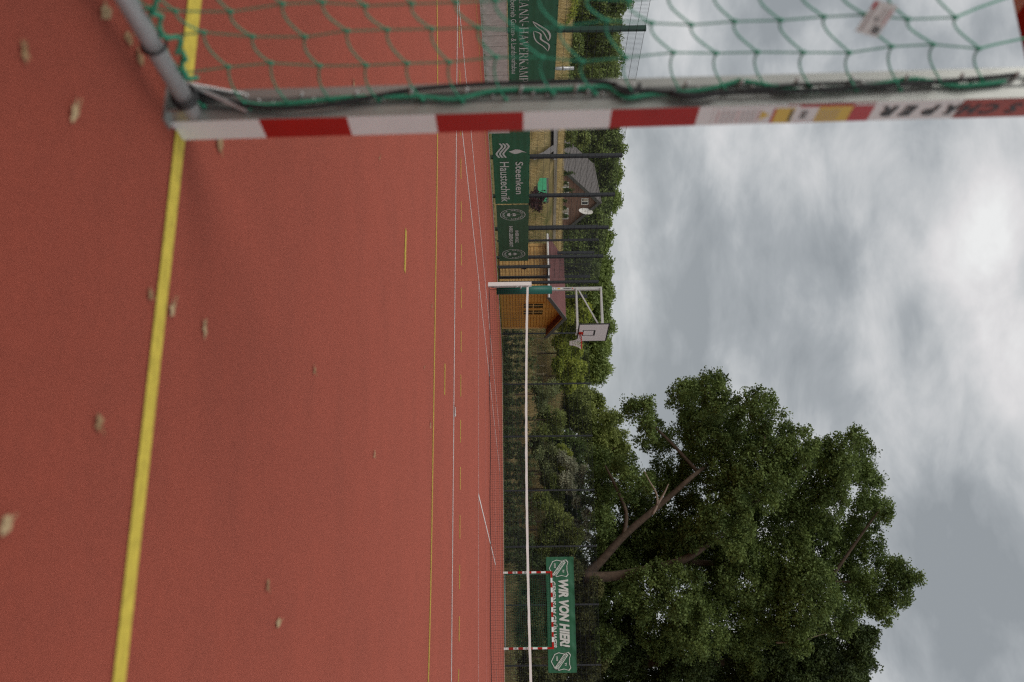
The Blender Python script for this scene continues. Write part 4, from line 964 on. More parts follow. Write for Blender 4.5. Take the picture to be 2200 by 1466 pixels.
HS = empty('brick_house', H0, 'red brick house with grey tiled roof and white satellite dish beyond the grass bank', 'house')
def hp(g_, r_, z_): return gd*g_+rd*r_+np.array([0, 0, z_-zb])
zA = Aap[2]; zL = zA-hL; zR = zA-hR
def outw(mb, vs, m=0): mb.add(vs, [tuple(range(len(vs)))], m)
mb = MB(); eL, eR = aL*0.90, aR*0.93; inset = 0.25
zl_ = zA-hL*0.90-0.05; zr_ = zA-hR*0.93-0.05; zt_ = zA-0.12
outw(mb, [hp(-eL, 0, zb), hp(eR, 0, zb), hp(eR, 0, zr_), hp(0, 0, zt_), hp(-eL, 0, zl_)])
outw(mb, [hp(-eL, 0, zb), hp(-eL, 0, zl_), hp(-eL, rlen-.3, zl_), hp(-eL, rlen-.3, zb)]); outw(mb, [hp(eR, 0, zb), hp(eR, rlen-.3, zb), hp(eR, rlen-.3, zr_), hp(eR, 0, zr_)])
outw(mb, [hp(-eL, rlen-.3, zb), hp(-eL, rlen-.3, zl_), hp(0, rlen-.3, zt_), hp(eR, rlen-.3, zr_), hp(eR, rlen-.3, zb)])
def brickwall_mat():
    m = bpy.data.materials.new('house_brickwork'); m.use_nodes = True; t = m.node_tree; b_ = t.nodes['Principled BSDF']; c = t.nodes.new('ShaderNodeTexCoord')
    mp = t.nodes.new('ShaderNodeMapping'); mp.inputs['Rotation'].default_value = (0, 0, -math.atan2(gd[1], gd[0]))
    sp = t.nodes.new('ShaderNodeSeparateXYZ'); cb = t.nodes.new('ShaderNodeCombineXYZ'); t.links.new(c.outputs['Object'], mp.inputs[0]); t.links.new(mp.outputs[0], sp.inputs[0]); t.links.new(sp.outputs[0], cb.inputs[0]); t.links.new(sp.outputs[2], cb.inputs[1])
    br = t.nodes.new('ShaderNodeTexBrick'); br.inputs['Scale'].default_value = 1.0; br.inputs['Brick Width'].default_value = 0.42; br.inputs['Row Height'].default_value = 0.2; br.inputs['Mortar Size'].default_value = 0.018
    br.inputs['Color1'].default_value = (0.19, 0.10, 0.075, 1); br.inputs['Color2'].default_value = (0.29, 0.16, 0.115, 1); br.inputs['Mortar'].default_value = (0.24, 0.17, 0.13, 1)
    t.links.new(cb.outputs[0], br.inputs[0]); t.links.new(br.outputs[0], b_.inputs['Base Color']); b_.inputs['Roughness'].default_value = 0.9; return m
mb.build('wall', brickwall_mat(), HS)
def slab(P, th):
    n = np.cross(P[1]-P[0], P[3]-P[0]); n /= np.linalg.norm(n); n = n if n[2] > 0 else -n
    return [*P, *[p+n*th for p in P]], n
for sgn, a_, z_, nm in ((-1, aL, zL, 'L'), (1, aR, zR, 'R')):
    P = [hp(sgn*a_, -0.25, z_), hp(0, -0.25, zA), hp(0, rlen, zA), hp(sgn*a_, rlen, z_)]; vs, n_ = slab(P, 0.12)
    mb = MB(); mb.add(vs, [(0,1,2,3),(7,6,5,4),(0,4,5,1),(1,5,6,2),(2,6,7,3),(3,7,4,0)]); rf = mb.build('roof', M['rooftile'], HS)
    mb = MB(); K = 22
    for i in range(K):
        f0, f1 = i/K, (i+1)/K; A0 = P[0]+(P[1]-P[0])*f0+n_*0.16; A1 = P[0]+(P[1]-P[0])*f1+n_*0.125; B0 = P[3]+(P[2]-P[3])*f0+n_*0.16; B1_ = P[3]+(P[2]-P[3])*f1+n_*0.125
        mb.add([A0, A1, B1_, B0, A0-n_*0.035, B0-n_*0.035], [(0, 1, 2, 3), (4, 0, 3, 5)])
    mb.build('tile_course', M['rooftile'], rf)
    mb = MB(); mb.bar(P[0]-rd*0.04, P[1]-rd*0.04, 0.10, 0.30); mb.build('verge_board', M['fascia'], HS)
mb = MB(); mb.tube([hp(0, -0.27, zA+0.13), hp(0, rlen, zA+0.13)], 0.13, 8); mb.build('ridge', M['rooftile'], HS)
def gplane(ix, iy):
    r = ray(ix, iy); t = ((Aap-C0)@rd)/(r@rd); p = C0+r*t-Aap; return p@gd, p[2]+zA
def hwin(x0, x1, ya, yb, blind):
    g0, _ = gplane((x0+x1)/2, ya); g1, _ = gplane((x0+x1)/2, yb); _, z0 = gplane(x0, (ya+yb)/2); _, z1 = gplane(x1, (ya+yb)/2)
    mb = MB(); f = 0.07
    def bx(a, c, zz0, zz1, o0, o1, m_): 
        P = [hp(a, -o1, zz0), hp(c, -o1, zz0), hp(c, -o1, zz1), hp(a, -o1, zz1), hp(a, -o0, zz0), hp(c, -o0, zz0), hp(c, -o0, zz1), hp(a, -o0, zz1)]
        m_.add(P, [(0,1,2,3),(0,4,5,1),(1,5,6,2),(2,6,7,3),(3,7,4,0)])
    bx(g0, g1, z1-f, z1, 0, .05, mb); bx(g0, g1, z0, z0+f, 0, .05, mb); bx(g0, g0+f, z0+f, z1-f, 0, .05, mb); bx(g1-f, g1, z0+f, z1-f, 0, .05, mb)
    mid = (g0+g1)/2; bx(mid-f*0.8, mid+f*0.8, z0+f, z1-f, 0, .05, mb)
    w_ = mb.build('window', M['creampaint'], HS)
    mb = MB(); bx(g0+f, mid-f*0.8, z0+f, z1-f, 0, .02, mb); bx(mid+f*0.8, g1-f, z0+f, z1-f, 0, .02, mb); mb.build('pane', M['glass'], w_)
    if blind: mb = MB(); bx(g0+f, g0+f+(mid-g0-f)*0.8, z0+f+(z1-z0)*.1, z1-f, .02, .03, mb); mb.build('curtain', M['kerb'], w_)
hwin(1196, 1222, 391, 414, True); hwin(1193, 1221, 447, 471, True); hwin(1249, 1264, 426, 440, True)
g_, z_ = gplane(1258, 449); dm = MB(); R_ = 0.78; cc = hp(g_, -0.6, z_); nn_ = np.array([-0.15, -1, 0.25]); nn_ /= np.linalg.norm(nn_); a1 = np.cross(nn_, [0, 0, 1]); a1 /= np.linalg.norm(a1); a2 = np.cross(nn_, a1)
vs = [cc-nn_*0.15]; fs = []
for rr_ in (0.35, 0.7, 1.0):
    for i in range(18): a = 2*PI*i/18; vs.append(cc-nn_*0.15*(1-rr_**2)+(a1*math.cos(a)*0.5+a2*math.sin(a))*R_*rr_)
for i in range(18): fs.append((0, 1+i, 1+(i+1) % 18))
for k in range(2):
    for i in range(18): fs.append((1+k*18+i, 1+(k+1)*18+i, 1+(k+1)*18+(i+1) % 18, 1+k*18+(i+1) % 18))
dm.add(vs, fs, 0, True); dm.bar(hp(g_, 0, z_), cc, 0.06, 0.06); dm.build('satellite_dish', M['creampaint'], HS)

# ------------------------------------------------------------------ lane, kerb, box and post on the bank
def on_bank(pts): return [hit(*p) for p in pts]
def ribbon(name, lo, hi, m, lift=0.03, kind='structure'):
    A = [p for p in on_bank(lo)]; B = [p for p in on_bank(hi)]; ok = [(a, b_) for a, b_ in zip(A, B) if a is not None and b_ is not None]
    mb = MB(); vs = []
    for a, b_ in ok: vs += [a+np.array([0, 0, lift]), b_+np.array([0, 0, lift])]
    mb.add(vs, [(2*i, 2*i+1, 2*i+3, 2*i+2) for i in range(len(ok)-1)]); return tag(mb.build(name, M[m]), kind=kind)
LIM = 1192
ribbon('lane', [(1183+0.0*y, y) for y in range(200, 345, 12)], [(1190, y) for y in range(200, 345, 12)], 'asph', 0.16)
ribbon('path', [(1140, 334), (1150, 331), (1162, 326), (1172, 318), (1182, 312)], [(1139, 344), (1150, 341), (1165, 338), (1175, 330), (1184, 324)], 'asph', 0.17)
kp = [p for p in on_bank([(1192-0.018*(y-200), y) for y in range(180, 520, 14)]) if p is not None]
mb = MB()
for a, c in zip(kp, kp[1:]): mb.bar(a+np.array([0, 0, .12]), a+(c-a)*0.985+np.array([0, 0, .12]), 0.10, 0.16)
tag(mb.build('lane_kerb', M['kerb']), kind='structure')
bp = hit(1148, 408)+np.array([0, 0, 0.12]); rt = np.array([math.cos(_t), -math.sin(_t), 0])
BX = empty('storage_box', bp, 'mint green plastic box lying on the dry grass bank beside a purple shrub', 'box')
dd_ = (bp-C0)@Fw; ww_ = 50*dd_/F; hh_ = 19*dd_/F; fwd_h = np.array([math.sin(_t), math.cos(_t), 0])
mb = MB(); P = []
for z in (0.06, 0.06+hh_):
    for s1, s2 in ((-1, 0), (1, 0), (1, 1), (-1, 1)): P.append(rt*ww_/2*s1+fwd_h*0.5*s2+np.array([0, 0, z]))
mb.add(P, [(0,3,2,1),(4,5,6,7),(0,1,5,4),(1,2,6,5),(2,3,7,6),(3,0,4,7)]); mb.build('body', M['mint'], BX)
mb = MB(); mbx = MB(); P0 = [p*np.array([0.96, 0.96, 0])+np.array([0, 0, zz]) for zz in (-0.5, 0.058) for p in P[:4]]; mbx.add(P0, [(0,3,2,1),(4,5,6,7),(0,1,5,4),(1,2,6,5),(2,3,7,6),(3,0,4,7)]); mbx.build('base', M['bark'], BX); P2 = [p*np.array([1.02, 1.02, 1]) for p in P[4:]]; P2 = P2+[p+np.array([0, 0, 0.10]) for p in P2]; mb.add(P2, [(0,3,2,1),(4,5,6,7),(0,1,5,4),(1,2,6,5),(2,3,7,6),(3,0,4,7)]); mb.build('lid', M['asph'], BX)
pp = hit(1160, 148) ; dd_ = (pp-C0)@Fw
PO = empty('steel_post', pp, 'short grey steel post with a collar standing on the bank behind the left banner', 'post')
ztop = (1234-1107)/F*dd_+CAM_H-pp[2]
mb = MB(); mb.tube([(0, 0, -0.1), (0, 0, ztop)], 0.075, 12); mb.build('shaft', M['steel'], PO)
mb = MB(); mb.tube([(0, 0, ztop-0.5), (0, 0, ztop-0.42)], 0.088, 12); mb.build('collar', M['steel'], PO)

# ------------------------------------------------------------------ trees and shrubs
def tree(name, label, cat, lobes, nclump, per, cr, size, lm, trunk, group=None, base=None, bark='bark', shell=0.5):
    per = int(per*1.25)
    """lobes: list of (center, radius); trunk: list of (points, radii)"""
    if base is None: base = trunk[0][0][0]
    root = empty(name, base, label, cat, group); base = np.asarray(base, float)
    C_ = clump_points(lobes, nclump, per, cr, shell)
    np_mesh('crown', leaves(C_, size), 4, M[lm], root, origin=base)
    if trunk:
        mb = MB()
        for pts, rad in trunk: mb.tube([np.asarray(p)-base for p in smoothpts(pts, 4)], list(np.interp(np.linspace(0, 1, (len(pts)-1)*4+1), np.linspace(0, 1, len(rad)), rad)), 8)
        mb.build('trunk', M[bark], root)
    return root
def U(L_, d, jit=2.5): return [(unp(x, y, d+rng.uniform(-jit, jit)), r*d/F) for x, y, r in L_]
def rough_lobes(L_, k, f):
    o = []
    for c, r in L_:
        o.append((c, r*1.12))
        for _ in range(k):
            d_ = rng.normal(size=3); d_ /= np.linalg.norm(d_); o.append((c+d_*r*rng.uniform(0.6, 1.0), r*f*rng.uniform(0.35, 0.75)))
        for _ in range(3):      # short sprays that break up the outline
            d_ = rng.normal(size=3); d_[2] += 0.3; d_ /= np.linalg.norm(d_); q0 = rng.uniform(0.95, 1.2)
            for t_ in (0, 1, 2): o.append((c+d_*r*(q0+t_*0.13)+rng.normal(size=3)*r*0.05, r*(0.26-0.06*t_)))
    return o
D = 50.5
oak = [(1400,1215,20),(1440,1205,22),(1350,1228,16),(1475,1195,24),(1290,1225,20),(1310,1245,24),(1345,1250,22),(1320,1225,16),(1660,1235,36),(1580,1205,34),(1720,1245,34),(1490,1150,30),(1600,1100,34),(1290,985,24),(1285,1030,26),(1275,1070,24),(1300,1050,26),(1290,1120,26),(1300,1160,22),(1275,1180,18),(1285,1200,18),(1305,1195,22),(1290,1280,26),(1300,1330,30),(1300,1380,30),(1460,1170,34),(1400,1175,30),(1350,1180,26),(1540,1190,34),(1352,872,17),(1375,885,26),(1400,905,22),(1390,930,20),(1420,955,30),(1465,850,28),(1490,835,20),(1525,822,20),(1540,812,13),(1500,870,36),(1545,860,34),(1480,920,36),(1520,940,48),(1560,905,44),(1590,950,42),(1622,862,20),(1650,858,16),(1640,900,32),(1630,940,34),(1690,940,26),(1675,985,40),(1720,965,34),(1750,985,34),(1790,965,26),(1800,1000,42),(1838,938,18),(1855,962,20),(1838,1000,34),(1865,1040,30),(1885,1085,22),(1902,1108,15),(1860,1100,36),(1830,1150,44),(1870,1180,28),(1905,1215,26),(1935,1232,24),(1962,1240,15),(1930,1270,28),(1895,1310,30),(1870,1270,40),(1812,1235,50),(1760,1180,56),(1760,1080,56),(1700,1060,56),(1720,1130,60),(1640,1030,58),(1600,1060,56),(1560,1010,52),(1500,1000,44),(1470,1050,42),(1430,1020,40),(1400,1060,36),(1360,1040,30),(1345,1000,26),(1350,1090,38),(1390,1130,44),(1440,1130,40),(1500,1120,46),(1560,1120,56),(1620,1150,62),(1680,1210,66),(1600,1250,62),(1520,1260,60),(1450,1270,52),(1390,1270,46),(1340,1270,38),(1740,1270,60),(1800,1320,44),(1320,1160,30),(1330,1210,30),(1300,1100,24),(1700,1310,60),(1600,1340,66),(1500,1350,62),(1420,1350,54)]
kA = [(1090,1262),(1180,1252),(1255,1238)]
def PT(L_, d): return [unp(x, y, d) for x, y in L_]
oakbase = unp(1100, 1262, D); oakbase[2] = terr(oakbase[0], oakbase[1])
trunk = [([oakbase, unp(1180, 1252, D), unp(1262, 1238, D)], [0.55, 0.46, 0.40]),
  (PT([(1255,1240),(1290,1207),(1340,1152),(1400,1100),(1440,1066),(1490,1022)], D-2.0)+PT([(1535,985),(1560,930)], D+0.3), [0.27, 0.21, 0.18, 0.155, 0.14, 0.11, 0.08, 0.04]),
  (PT([(1255,1240),(1320,1238),(1400,1222),(1470,1202),(1520,1170)], D-2.6)+PT([(1570,1130),(1620,1080),(1680,1040)], D+0.5), [0.28, 0.23, 0.21, 0.18, 0.14, 0.11, 0.08, 0.04]),
  (PT([(1455,1207),(1540,1212),(1620,1226),(1700,1246),(1780,1250),(1880,1250)], D+0.3), [0.18, 0.15, 0.12, 0.10, 0.07, 0.03]),
  (PT([(1340,1150),(1345,1100),(1320,1040),(1300,1000)], D-2.0), [0.12, 0.09, 0.07, 0.03]),
  (PT([(1500,1015),(1450,960),(1420,930),(1390,900)], D-1), [0.10, 0.08, 0.06, 0.03]),
  (PT([(1620,1080),(1720,1010),(1800,980),(1845,945)], D-1), [0.12, 0.09, 0.06, 0.03]),
  (PT([(1640,1060),(1640,980),(1645,900)], D), [0.10, 0.07, 0.03]),
  (PT([(1780,1250),(1850,1150),(1890,1095)], D), [0.10, 0.07, 0.03])]
ok = tree('oak_tree', 'big spreading oak with a forked trunk rising behind the far fence', 'tree', rough_lobes(U(oak, D, 3.4)+U([(1325,1180,30),(1370,1195,32),(1330,1235,30),(1420,1195,34),(1400,1150,32),(1460,1190,34),(1360,1140,30),(1500,1180,34),(1310,1150,24)], D+3.5, 0.5), 3, 0.62), 17500, 22, 0.20, 0.13, 'lf_oak', trunk, shell=0.15)
mb = MB()
for L_ in ([(1402,1105),(1412,1085),(1410,1060),(1396,1035),(1384,1012)], [(1412,1085),(1428,1058),(1436,1040)]):
    mb.tube([p-np.array(ok.location) for p in smoothpts(PT(L_, D-4.2), 3)], list(np.linspace(0.07, 0.02, (len(L_)-1)*3+1)), 6)
mb.build('dead_branch', M['deadwood'], ok)
oak2 = [(1860,1425,18),(1840,1400,26),(1850,1370,26),(1820,1350,24),(1800,1440,44),(1840,1450,26),(1750,1400,56),(1700,1450,60),(1640,1400,64),(1560,1440,66),(1480,1400,62),(1400,1440,60),(1340,1400,50),(1350,1330,44),(1300,1450,44),(1700,1520,70),(1580,1530,70),(1450,1530,70),(1820,1500,40),(1330,1530,60)]
D2 = 53.5; ob = unp(1100, 1430, D2); ob[2] = terr(ob[0], ob[1])
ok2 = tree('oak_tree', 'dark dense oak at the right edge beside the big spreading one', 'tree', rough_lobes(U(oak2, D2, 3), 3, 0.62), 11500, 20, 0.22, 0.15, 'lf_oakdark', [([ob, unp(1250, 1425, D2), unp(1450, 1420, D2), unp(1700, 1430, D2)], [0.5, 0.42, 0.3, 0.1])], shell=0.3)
mb = MB()
for L_ in ([(1668,1381),(1700,1380),(1722,1378),(1750,1368),(1772,1362),(1792,1360)], [(1708,1402),(1722,1396),(1735,1392)]):
    mb.tube([p-np.array(ok2.location) for p in smoothpts(PT(L_, D2-5.2), 3)], list(np.linspace(0.05, 0.02, (len(L_)-1)*3+1)), 6)
mb.build('dead_branch', M['deadwood'], ok2)
# middle tree left of the oak
mt = [(1240,850,26),(1262,862,24),(1285,868,16),(1215,870,24),(1250,895,30),(1285,905,22),(1310,895,12),(1325,900,10),(1300,930,24),(1325,935,14),(1270,940,30),(1310,965,26),(1335,965,18),(1280,975,26),(1225,905,24),(1320,1000,24),(1290,1010,20)]
D3 = 62; mbp = unp(1150, 915, D3); mbp[2] = terr(mbp[0], mbp[1])
tree('oak_tree', 'smaller olive green oak between the yellow shrubs and the big oak', 'tree', rough_lobes(U(mt, D3, 1.5), 3, 0.6), 2800, 18, 0.19, 0.14, 'lf_mid', [([mbp, unp(1215, 908, D3), unp(1275, 915, D3)], [0.18, 0.14, 0.05]), ([unp(1215, 908, D3), unp(1280, 945, D3), unp(1320, 965, D3)], [0.1, 0.07, 0.03])], shell=0.3)
# treeline behind the house
TL = [(-55,1352,75),(-5,1350,70),(42,1336,70),(95,1330,72),(150,1322,95),(205,1330,120),(262,1334,122),(318,1338,122),(372,1326,124),(425,1322,124),(478,1308,122),(530,1306,120),(585,1310,118),(640,1316,116),(693,1318,116),(742,1314,114),(790,1300,112)]
names_ = ['beyond the bright green shrub at the top left corner', 'second in the treeline seen through the goal net', 'behind the tall green fence post', 'just left of the steel post', 'thin crowned, sky showing through, beside the goal post', 'hidden mostly by the striped goal post', 'left of the grey house roof', 'rising over the far end of the house roof', 'directly behind the house ridge', 'behind the house gable peak', 'right of the house behind a fence post', 'above the left end of the shed', 'above the burgundy shed roof', 'behind the basketball pole', 'behind the basketball arms', 'behind the backboard', 'last of the treeline, right of the hoop']
for (y, top, d), nm in zip(TL, names_):
    lob = []; base = unp(1195, y, d); tb = base.copy(); tb[2] = terr(base[0], base[1])
    R = 38
    for x in np.arange(1212, top-10, 24):
        w = 34*math.sin(min(1, max(0.25, (top+10-x)/110))*PI/2)
        for s in (-1, 0, 1): lob.append((x+rng.uniform(-8, 8), y+s*w*0.8+rng.uniform(-8, 8), rng.uniform(15, 24)))
    lob.append((top-14, y+rng.uniform(-12, 12), 13)); lob.append((top-20, y+rng.uniform(-25, 25), 13))
    tree('broadleaf_tree', 'leafy green tree '+nm, 'tree', rough_lobes(U(lob, d, 2.5), 2, 0.65), 600 if nm.startswith('thin') else 1500, 18, 0.0036*d, 0.0026*d, 'lf_tree', [([tb, unp(1230, y, d), unp(top-40, y, d)], [0.3, 0.22, 0.06])], group='treeline behind the house', shell=0.3)

def shrub(name, label, lobes, d, nclump, per, cr, size, lm, cat='shrub', group=None, jit=1.0, foot=None, bias=None):
    L_ = U(lobes, d, jit); c = np.mean([l[0] for l in L_], axis=0); base = np.array([c[0], c[1], terr(c[0], c[1])])
    low = min(L_, key=lambda l: l[0][2])[0]
    tr_ = [([base, (base+c)/2, c], [0.05, 0.04, 0.015])]
    return tree(name, label, cat, L_, nclump, per, cr, size, lm, tr_, group, base, 'bark', 0.1)
shrub('shrub', 'bright green leafy shrub at the top left seen through the goal net', [(1205,5,22),(1222,20,18),(1205,40,20),(1225,-15,20),(1195,22,16),(1200,-30,24)], 44, 420, 20, 0.12, 0.10, 'lf_bright')
shrub('shrub', 'yellow flowering green shrub at the lane end left of the house roof', [(1222,285,18),(1240,272,16),(1215,262,16),(1250,300,14),(1230,240,18)], 84, 260, 18, 0.3, 0.26, 'lf_mid')
shrub('shrub', 'dark green bush in front of the left trees above the dry grass', [(1215,80,16),(1235,95,18),(1215,110,16),(1205,150,16),(1215,170,14)], 52, 300, 18, 0.2, 0.16, 'lf_tree')
shrub('shrub', 'yellow green shrub behind the shed gable and backboard', [(1228,652,14),(1243,665,14),(1222,676,15),(1240,690,15),(1256,678,12),(1215,700,18),(1232,712,17),(1252,702,12),(1245,645,12),(1262,665,9)], 55, 760, 20, 0.14, 0.14, 'lf_bright')
shrub('shrub', 'yellow green shrub below the basketball hoop', [(1205,735,15),(1222,745,14),(1212,765,14),(1228,775,13),(1238,752,13),(1220,725,14),(1232,790,13),(1200,785,14)], 56, 620, 20, 0.14, 0.14, 'lf_bright')
shrub('shrub', 'olive shrub right of the hoop at the foot of the last treeline tree', [(1210,795,15),(1228,800,14),(1240,815,13),(1222,828,14),(1205,820,14),(1248,790,11)], 57, 420, 20, 0.16, 0.14, 'lf_bright')
shrub('shrub', 'silver grey leaved shrub in front of the oak, upper of the two', [(1208,985,14),(1228,1000,14),(1240,1018,13),(1255,1010,10),(1215,1030,16),(1248,1036,10),(1225,1050,12)], 50, 330, 20, 0.12, 0.10, 'lf_silver')
shrub('shrub', 'pale silver leaved shrub with light tips beneath the big oak limb', [(1240,1080,12),(1262,1105,10),(1278,1115,9),(1262,1128,9),(1285,1128,7),(1240,1130,12),(1262,1152,8)], 49.5, 260, 20, 0.11, 0.10, 'lf_silver')
shrub('shrub', 'green shrub with reddish leaves left of the club banner', [(1165,1075,18),(1190,1100,20),(1210,1125,20),(1180,1140,22),(1205,1165,20),(1230,1170,16),(1165,1175,20),(1240,1150,14)], 48.5, 700, 22, 0.14, 0.10, 'lf_mid')
shrub('shrub', 'small bright green bush on the bank by the silver shrub', [(1205,968,12),(1218,978,11),(1208,1000,11),(1190,985,12)], 52, 200, 18, 0.12, 0.11, 'lf_bright')
shrub('shrub', 'dark leafy bush low on the bank left of the small goal', [(1110,1150,18),(1130,1170,18),(1110,1190,18),(1150,1200,18),(1120,1215,16)], 47.5, 420, 20, 0.14, 0.10, 'lf_hedge')
shrub('shrub', 'dark brownish bush behind the goal net', [(1110,1250,22),(1140,1270,24),(1110,1300,24),(1145,1330,24),(1110,1350,24),(1150,1380,20),(1110,1390,20)], 47.3, 900, 22, 0.15, 0.10, 'lf_shrubdark')
shrub('shrub', 'dark brownish bush right of the small goal at the frame edge', [(1110,1420,22),(1140,1440,24),(1110,1460,24),(1170,1460,22),(1140,1490,30),(1200,1440,20)], 47.3, 800, 22, 0.15, 0.10, 'lf_shrubdark')
shrub('shrub', 'tall brown green bush behind the left half of the club banner', [(1180,1215,22),(1230,1225,22),(1262,1235,20),(1210,1260,28),(1250,1280,26),(1280,1262,18),(1215,1310,28),(1255,1330,24)], 48.2, 1100, 22, 0.16, 0.11, 'lf_shrubdark')
shrub('shrub', 'tall brown green bush behind the right half of the club banner', [(1210,1370,28),(1250,1385,26),(1280,1370,18),(1220,1420,28),(1262,1440,24),(1290,1420,16),(1250,1480,30)], 48.4, 1000, 22, 0.16, 0.11, 'lf_shrubdark')
shrub('shrub', 'dark purple leaved shrub beside the mint green box', [(1150,418,9),(1160,428,9),(1146,436,10),(1158,445,8),(1168,420,6)], 43, 110, 14, 0.10, 0.085, 'lf_purple')
shrub('shrub', 'dark shaded thicket under the oak behind the silver shrubs', [(1190+i%3*24, 935+i*13, 20) for i in range(24)], 57, 1700, 20, 0.2, 0.14, 'lf_oak', jit=1.5)
shrub('shrub', 'dark shaded thicket behind the club banner', [(1190+i%4*28, 1210+i*10, 24) for i in range(32)], 53, 2000, 20, 0.2, 0.14, 'lf_shrubdark', jit=1.5)
ORD = ['first','second','third','fourth','fifth','sixth','seventh','eighth','ninth','tenth','eleventh','twelfth','thirteenth','fourteenth','fifteenth','sixteenth','seventeenth','eighteenth','nineteenth','twentieth']
ORD += ['twenty-'+o for o in ORD[:9]]+['thirtieth']+['thirty-'+o for o in ORD[:9]]
for (yy, xx, lab, lm_) in ((850, 1172, 'loose olive weed bush on the bank below the smaller oak', 'lf_weed'), (905, 1182, 'feathery olive bush on the bank left of the silver shrub', 'lf_mid'), (955, 1165, 'low straw green bush on the bank before the silver shrub', 'lf_weed'), (1010, 1172, 'loose grey green bush under the silver shrub', 'lf_weed'), (1055, 1185, 'airy olive bush between the two silver shrubs', 'lf_mid')):
    shrub('shrub', lab, [(xx+rng.uniform(-18, 22), yy+rng.uniform(-26, 26), rng.uniform(7, 14)) for _ in range(11)], 50.5, 300, 16, 0.16, 0.10, lm_)
# young conifers in front of the house
for ci, (x0, x1, y) in enumerate(((1200, 1226, 313), (1199, 1222, 334), (1200, 1227, 372), (1198, 1214, 394), (1199, 1226, 409), (1199, 1212, 432), (1198, 1212, 447), (1196, 1214, 464), (1196, 1220, 508), (1194, 1216, 530), (1196, 1222, 556))):
    d = 63; lb = [(x0+3+(x1-x0)*f*1.15, y+rng.uniform(-1.2, 1.2), 6.0*(1-f*0.75)) for f in (0.0, 0.2, 0.4, 0.6, 0.8, 1.0)]
    L_ = U(lb, d, 0.1); base = L_[0][0].copy(); base[2] = terr(base[0], base[1])
    tree('young_conifer', 'small bushy green conifer in the row before the brick house, '+ORD[ci]+' from the goal post', 'conifer', L_, 70, 12, 0.06, 0.10, 'lf_conif', [([base, L_[2][0], L_[5][0]], [0.03, 0.02, 0.01])], group='young conifers along the lane', base=base, shell=0.1)
# hedge plants behind the far fence
for k in range(36):
    iy = 716+k*14.0+rng.uniform(-3, 3)
    X_ = None; dY = 45.9+rng.uniform(-0.15, 0.5); r = ray(1110, iy); t = dY/r[1]; xx = r[0]*t; d = t; h = rng.uniform(1.1, 1.75) if k % 3 else rng.uniform(0.8, 1.2)
    lb = [(np.array([xx+rng.uniform(-.06, .06), dY, terr(xx, dY)+h*f]), 0.19*(1-0.55*f)) for f in (0.08, 0.25, 0.45, 0.65, 0.85, 1.0)]
    base = np.array([xx, dY, terr(xx, dY)])
    tree('hedge_plant', 'slim dark green hedge plant behind the far fence, '+ORD[k]+' from the wooden shed', 'hedge plant', lb, 70, 12, 0.06, 0.075, 'lf_hedge', [([base, lb[2][0], lb[5][0]], [0.025, 0.018, 0.008])], group='hedge plants behind the far fence', base=base, shell=0.1)
# weeds and ground cover on the bank
pts = scatter(5200, -22, 1, 46.6, 60, lambda x, y: x/y > -0.40 and math.sin(x*0.9+1)*math.cos(y*0.8)+0.4*math.sin(x*2.7) > -0.15)
V = leaves(np.repeat(pts, 7, axis=0)+rng.normal(size=(len(pts)*7, 3))*np.array([0.16, 0.16, 0.13])+np.array([0, 0, 0.25]), 0.10)
tag(np_mesh('weeds', V, 4, M['lf_weed']), kind='stuff')
# planting stakes
for si, iy in enumerate((728, 757, 786, 804, 851, 866, 882, 895, 943, 966, 1010, 1052, 1180)):
    ix = 1146+rng.uniform(-2, 4); p = hit(ix-6, iy, 44, 70)
    if p is None: continue
    d = (p-C0)@Fw; h = (1172-ix+6)*d/F; o = empty('planting_stake', p, 'thin pale wooden stake on the bank, '+ORD[si]+' from the wooden shed', 'stake', 'planting stakes on the bank')
    mb = MB(); mb.bar((0, 0, -0.1), (0.01, 0, h), 0.028, 0.028); mb.build('stick', M['stake'], o); mb = MB(); mb.bar((-0.10, 0, h*0.86), (0.10, 0, h*0.86), 0.02, 0.02); mb.build('cross_piece', M['stake'], o)

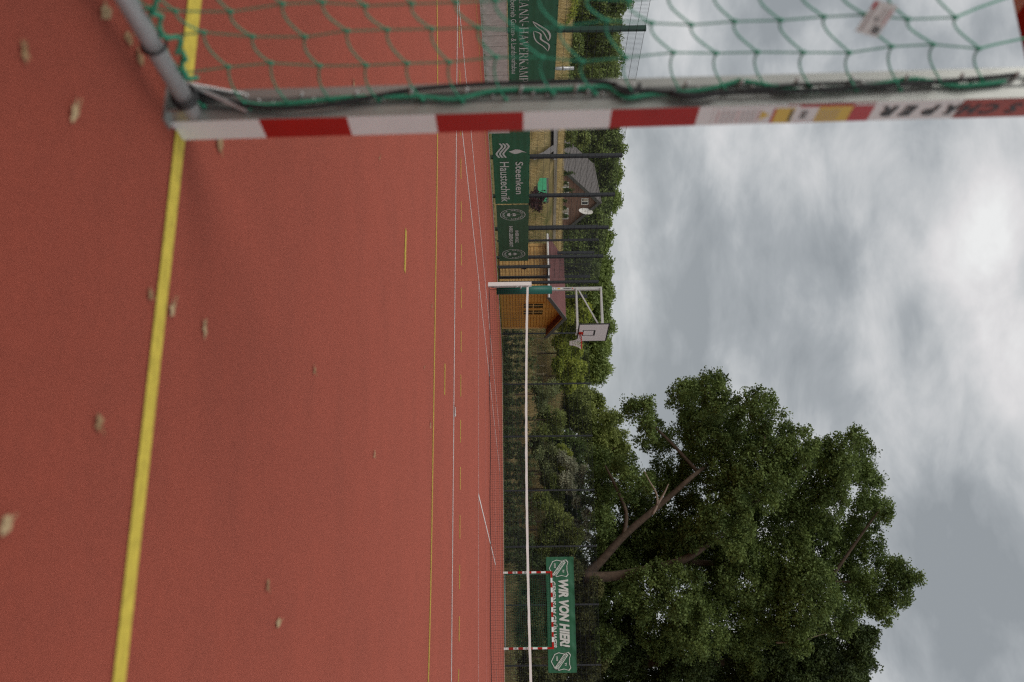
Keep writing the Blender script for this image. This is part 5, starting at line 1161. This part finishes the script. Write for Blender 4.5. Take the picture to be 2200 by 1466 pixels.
# ------------------------------------------------------------------ fallen leaves on the court
LV = [(47,112,0.042,'round tan leaf nearest the lower left, behind the goal line', 0),(156,240,0.05,'triangular dry leaf in front of the goal post foot', 1),(221,22,0.06,'long pale leaf beside the ground bar of the goal', 1),(268,80,0.055,'curled leaf lying against the goal ground bar', 0),(292,118,0.06,'yellowish leaf tucked under the goal ground bar', 0),(467,306,0.08,'dry leaf beside the bottom of the striped post', 0),(366,664,0.06,'crumpled leaf next to the thick yellow line', 1),(435,704,0.05,'small leaf just past the crumpled one by the yellow line', 1),(205,908,0.05,'greyish leaf in the middle of the near court', 0),(672,795,0.055,'lone tan leaf in the centre of the red court', 0),(802,975,0.06,'tan leaf below the goal area line', 1),(571,1258,0.05,'small leaf left of the pale one on the right side', 0),(594,1340,0.065,'large pale leaf on the right side of the court', 1),(3,1130,0.05,'cut off leaf at the bottom edge of the picture', 1),(757,177,0.055,'tan leaf seen through the goal net', 0),(813,340,0.05,'tiny leaf just right of the striped post', 0),(318,632,0.04,'tiny leaf left of the crumpled one', 0),(910,790,0.06,'tiny leaf left of the penalty mark', 0),(923,911,0.08,'pale speck of a leaf beside the yellow area line', 1),(926,658,0.07,'tiny leaf beyond the short goalkeeper mark', 0),(976,882,0.22,'white scrap lying on the white baseline', 2)]
for (ix, iy, s, lab, mi) in LV:
    p = gnd(ix, iy); mb = MB(); n = 11; a0 = rng.uniform(0, 6.28); vs = [(0, 0, 0.006)]
    for i in range(n):
        a = 2*PI*i/n; rr_ = s*0.37*rng.uniform(.6, 1.35)*(0.62+0.38*abs(math.sin(a*2.5+a0)))*(1.15 if i % 2 else 0.85)
        x, y = rr_*math.cos(a)*1.25, rr_*math.sin(a)*0.8; vs.append((x*math.cos(a0)-y*math.sin(a0), x*math.sin(a0)+y*math.cos(a0), 0.003+s*0.06*abs(math.sin(a+a0))*rng.uniform(.3, 1.2)))
    mb.add(vs, [(0, 1+i, 1+(i+1) % n) for i in range(n)]); mb.tube([(0, 0, 0.007), (s*0.5*math.cos(a0+.4), s*0.5*math.sin(a0+.4), 0.012)], 0.0012, 4)
    o = mb.build('fallen_leaf' if mi < 2 else 'paper_scrap', [M['leafdry'], M['leafdry2'], M['white']][mi]); o.location = (p[0], p[1], 0.002)
    tag(o, lab, 'leaf' if mi < 2 else 'scrap', 'fallen leaves on the court' if mi < 2 else None)
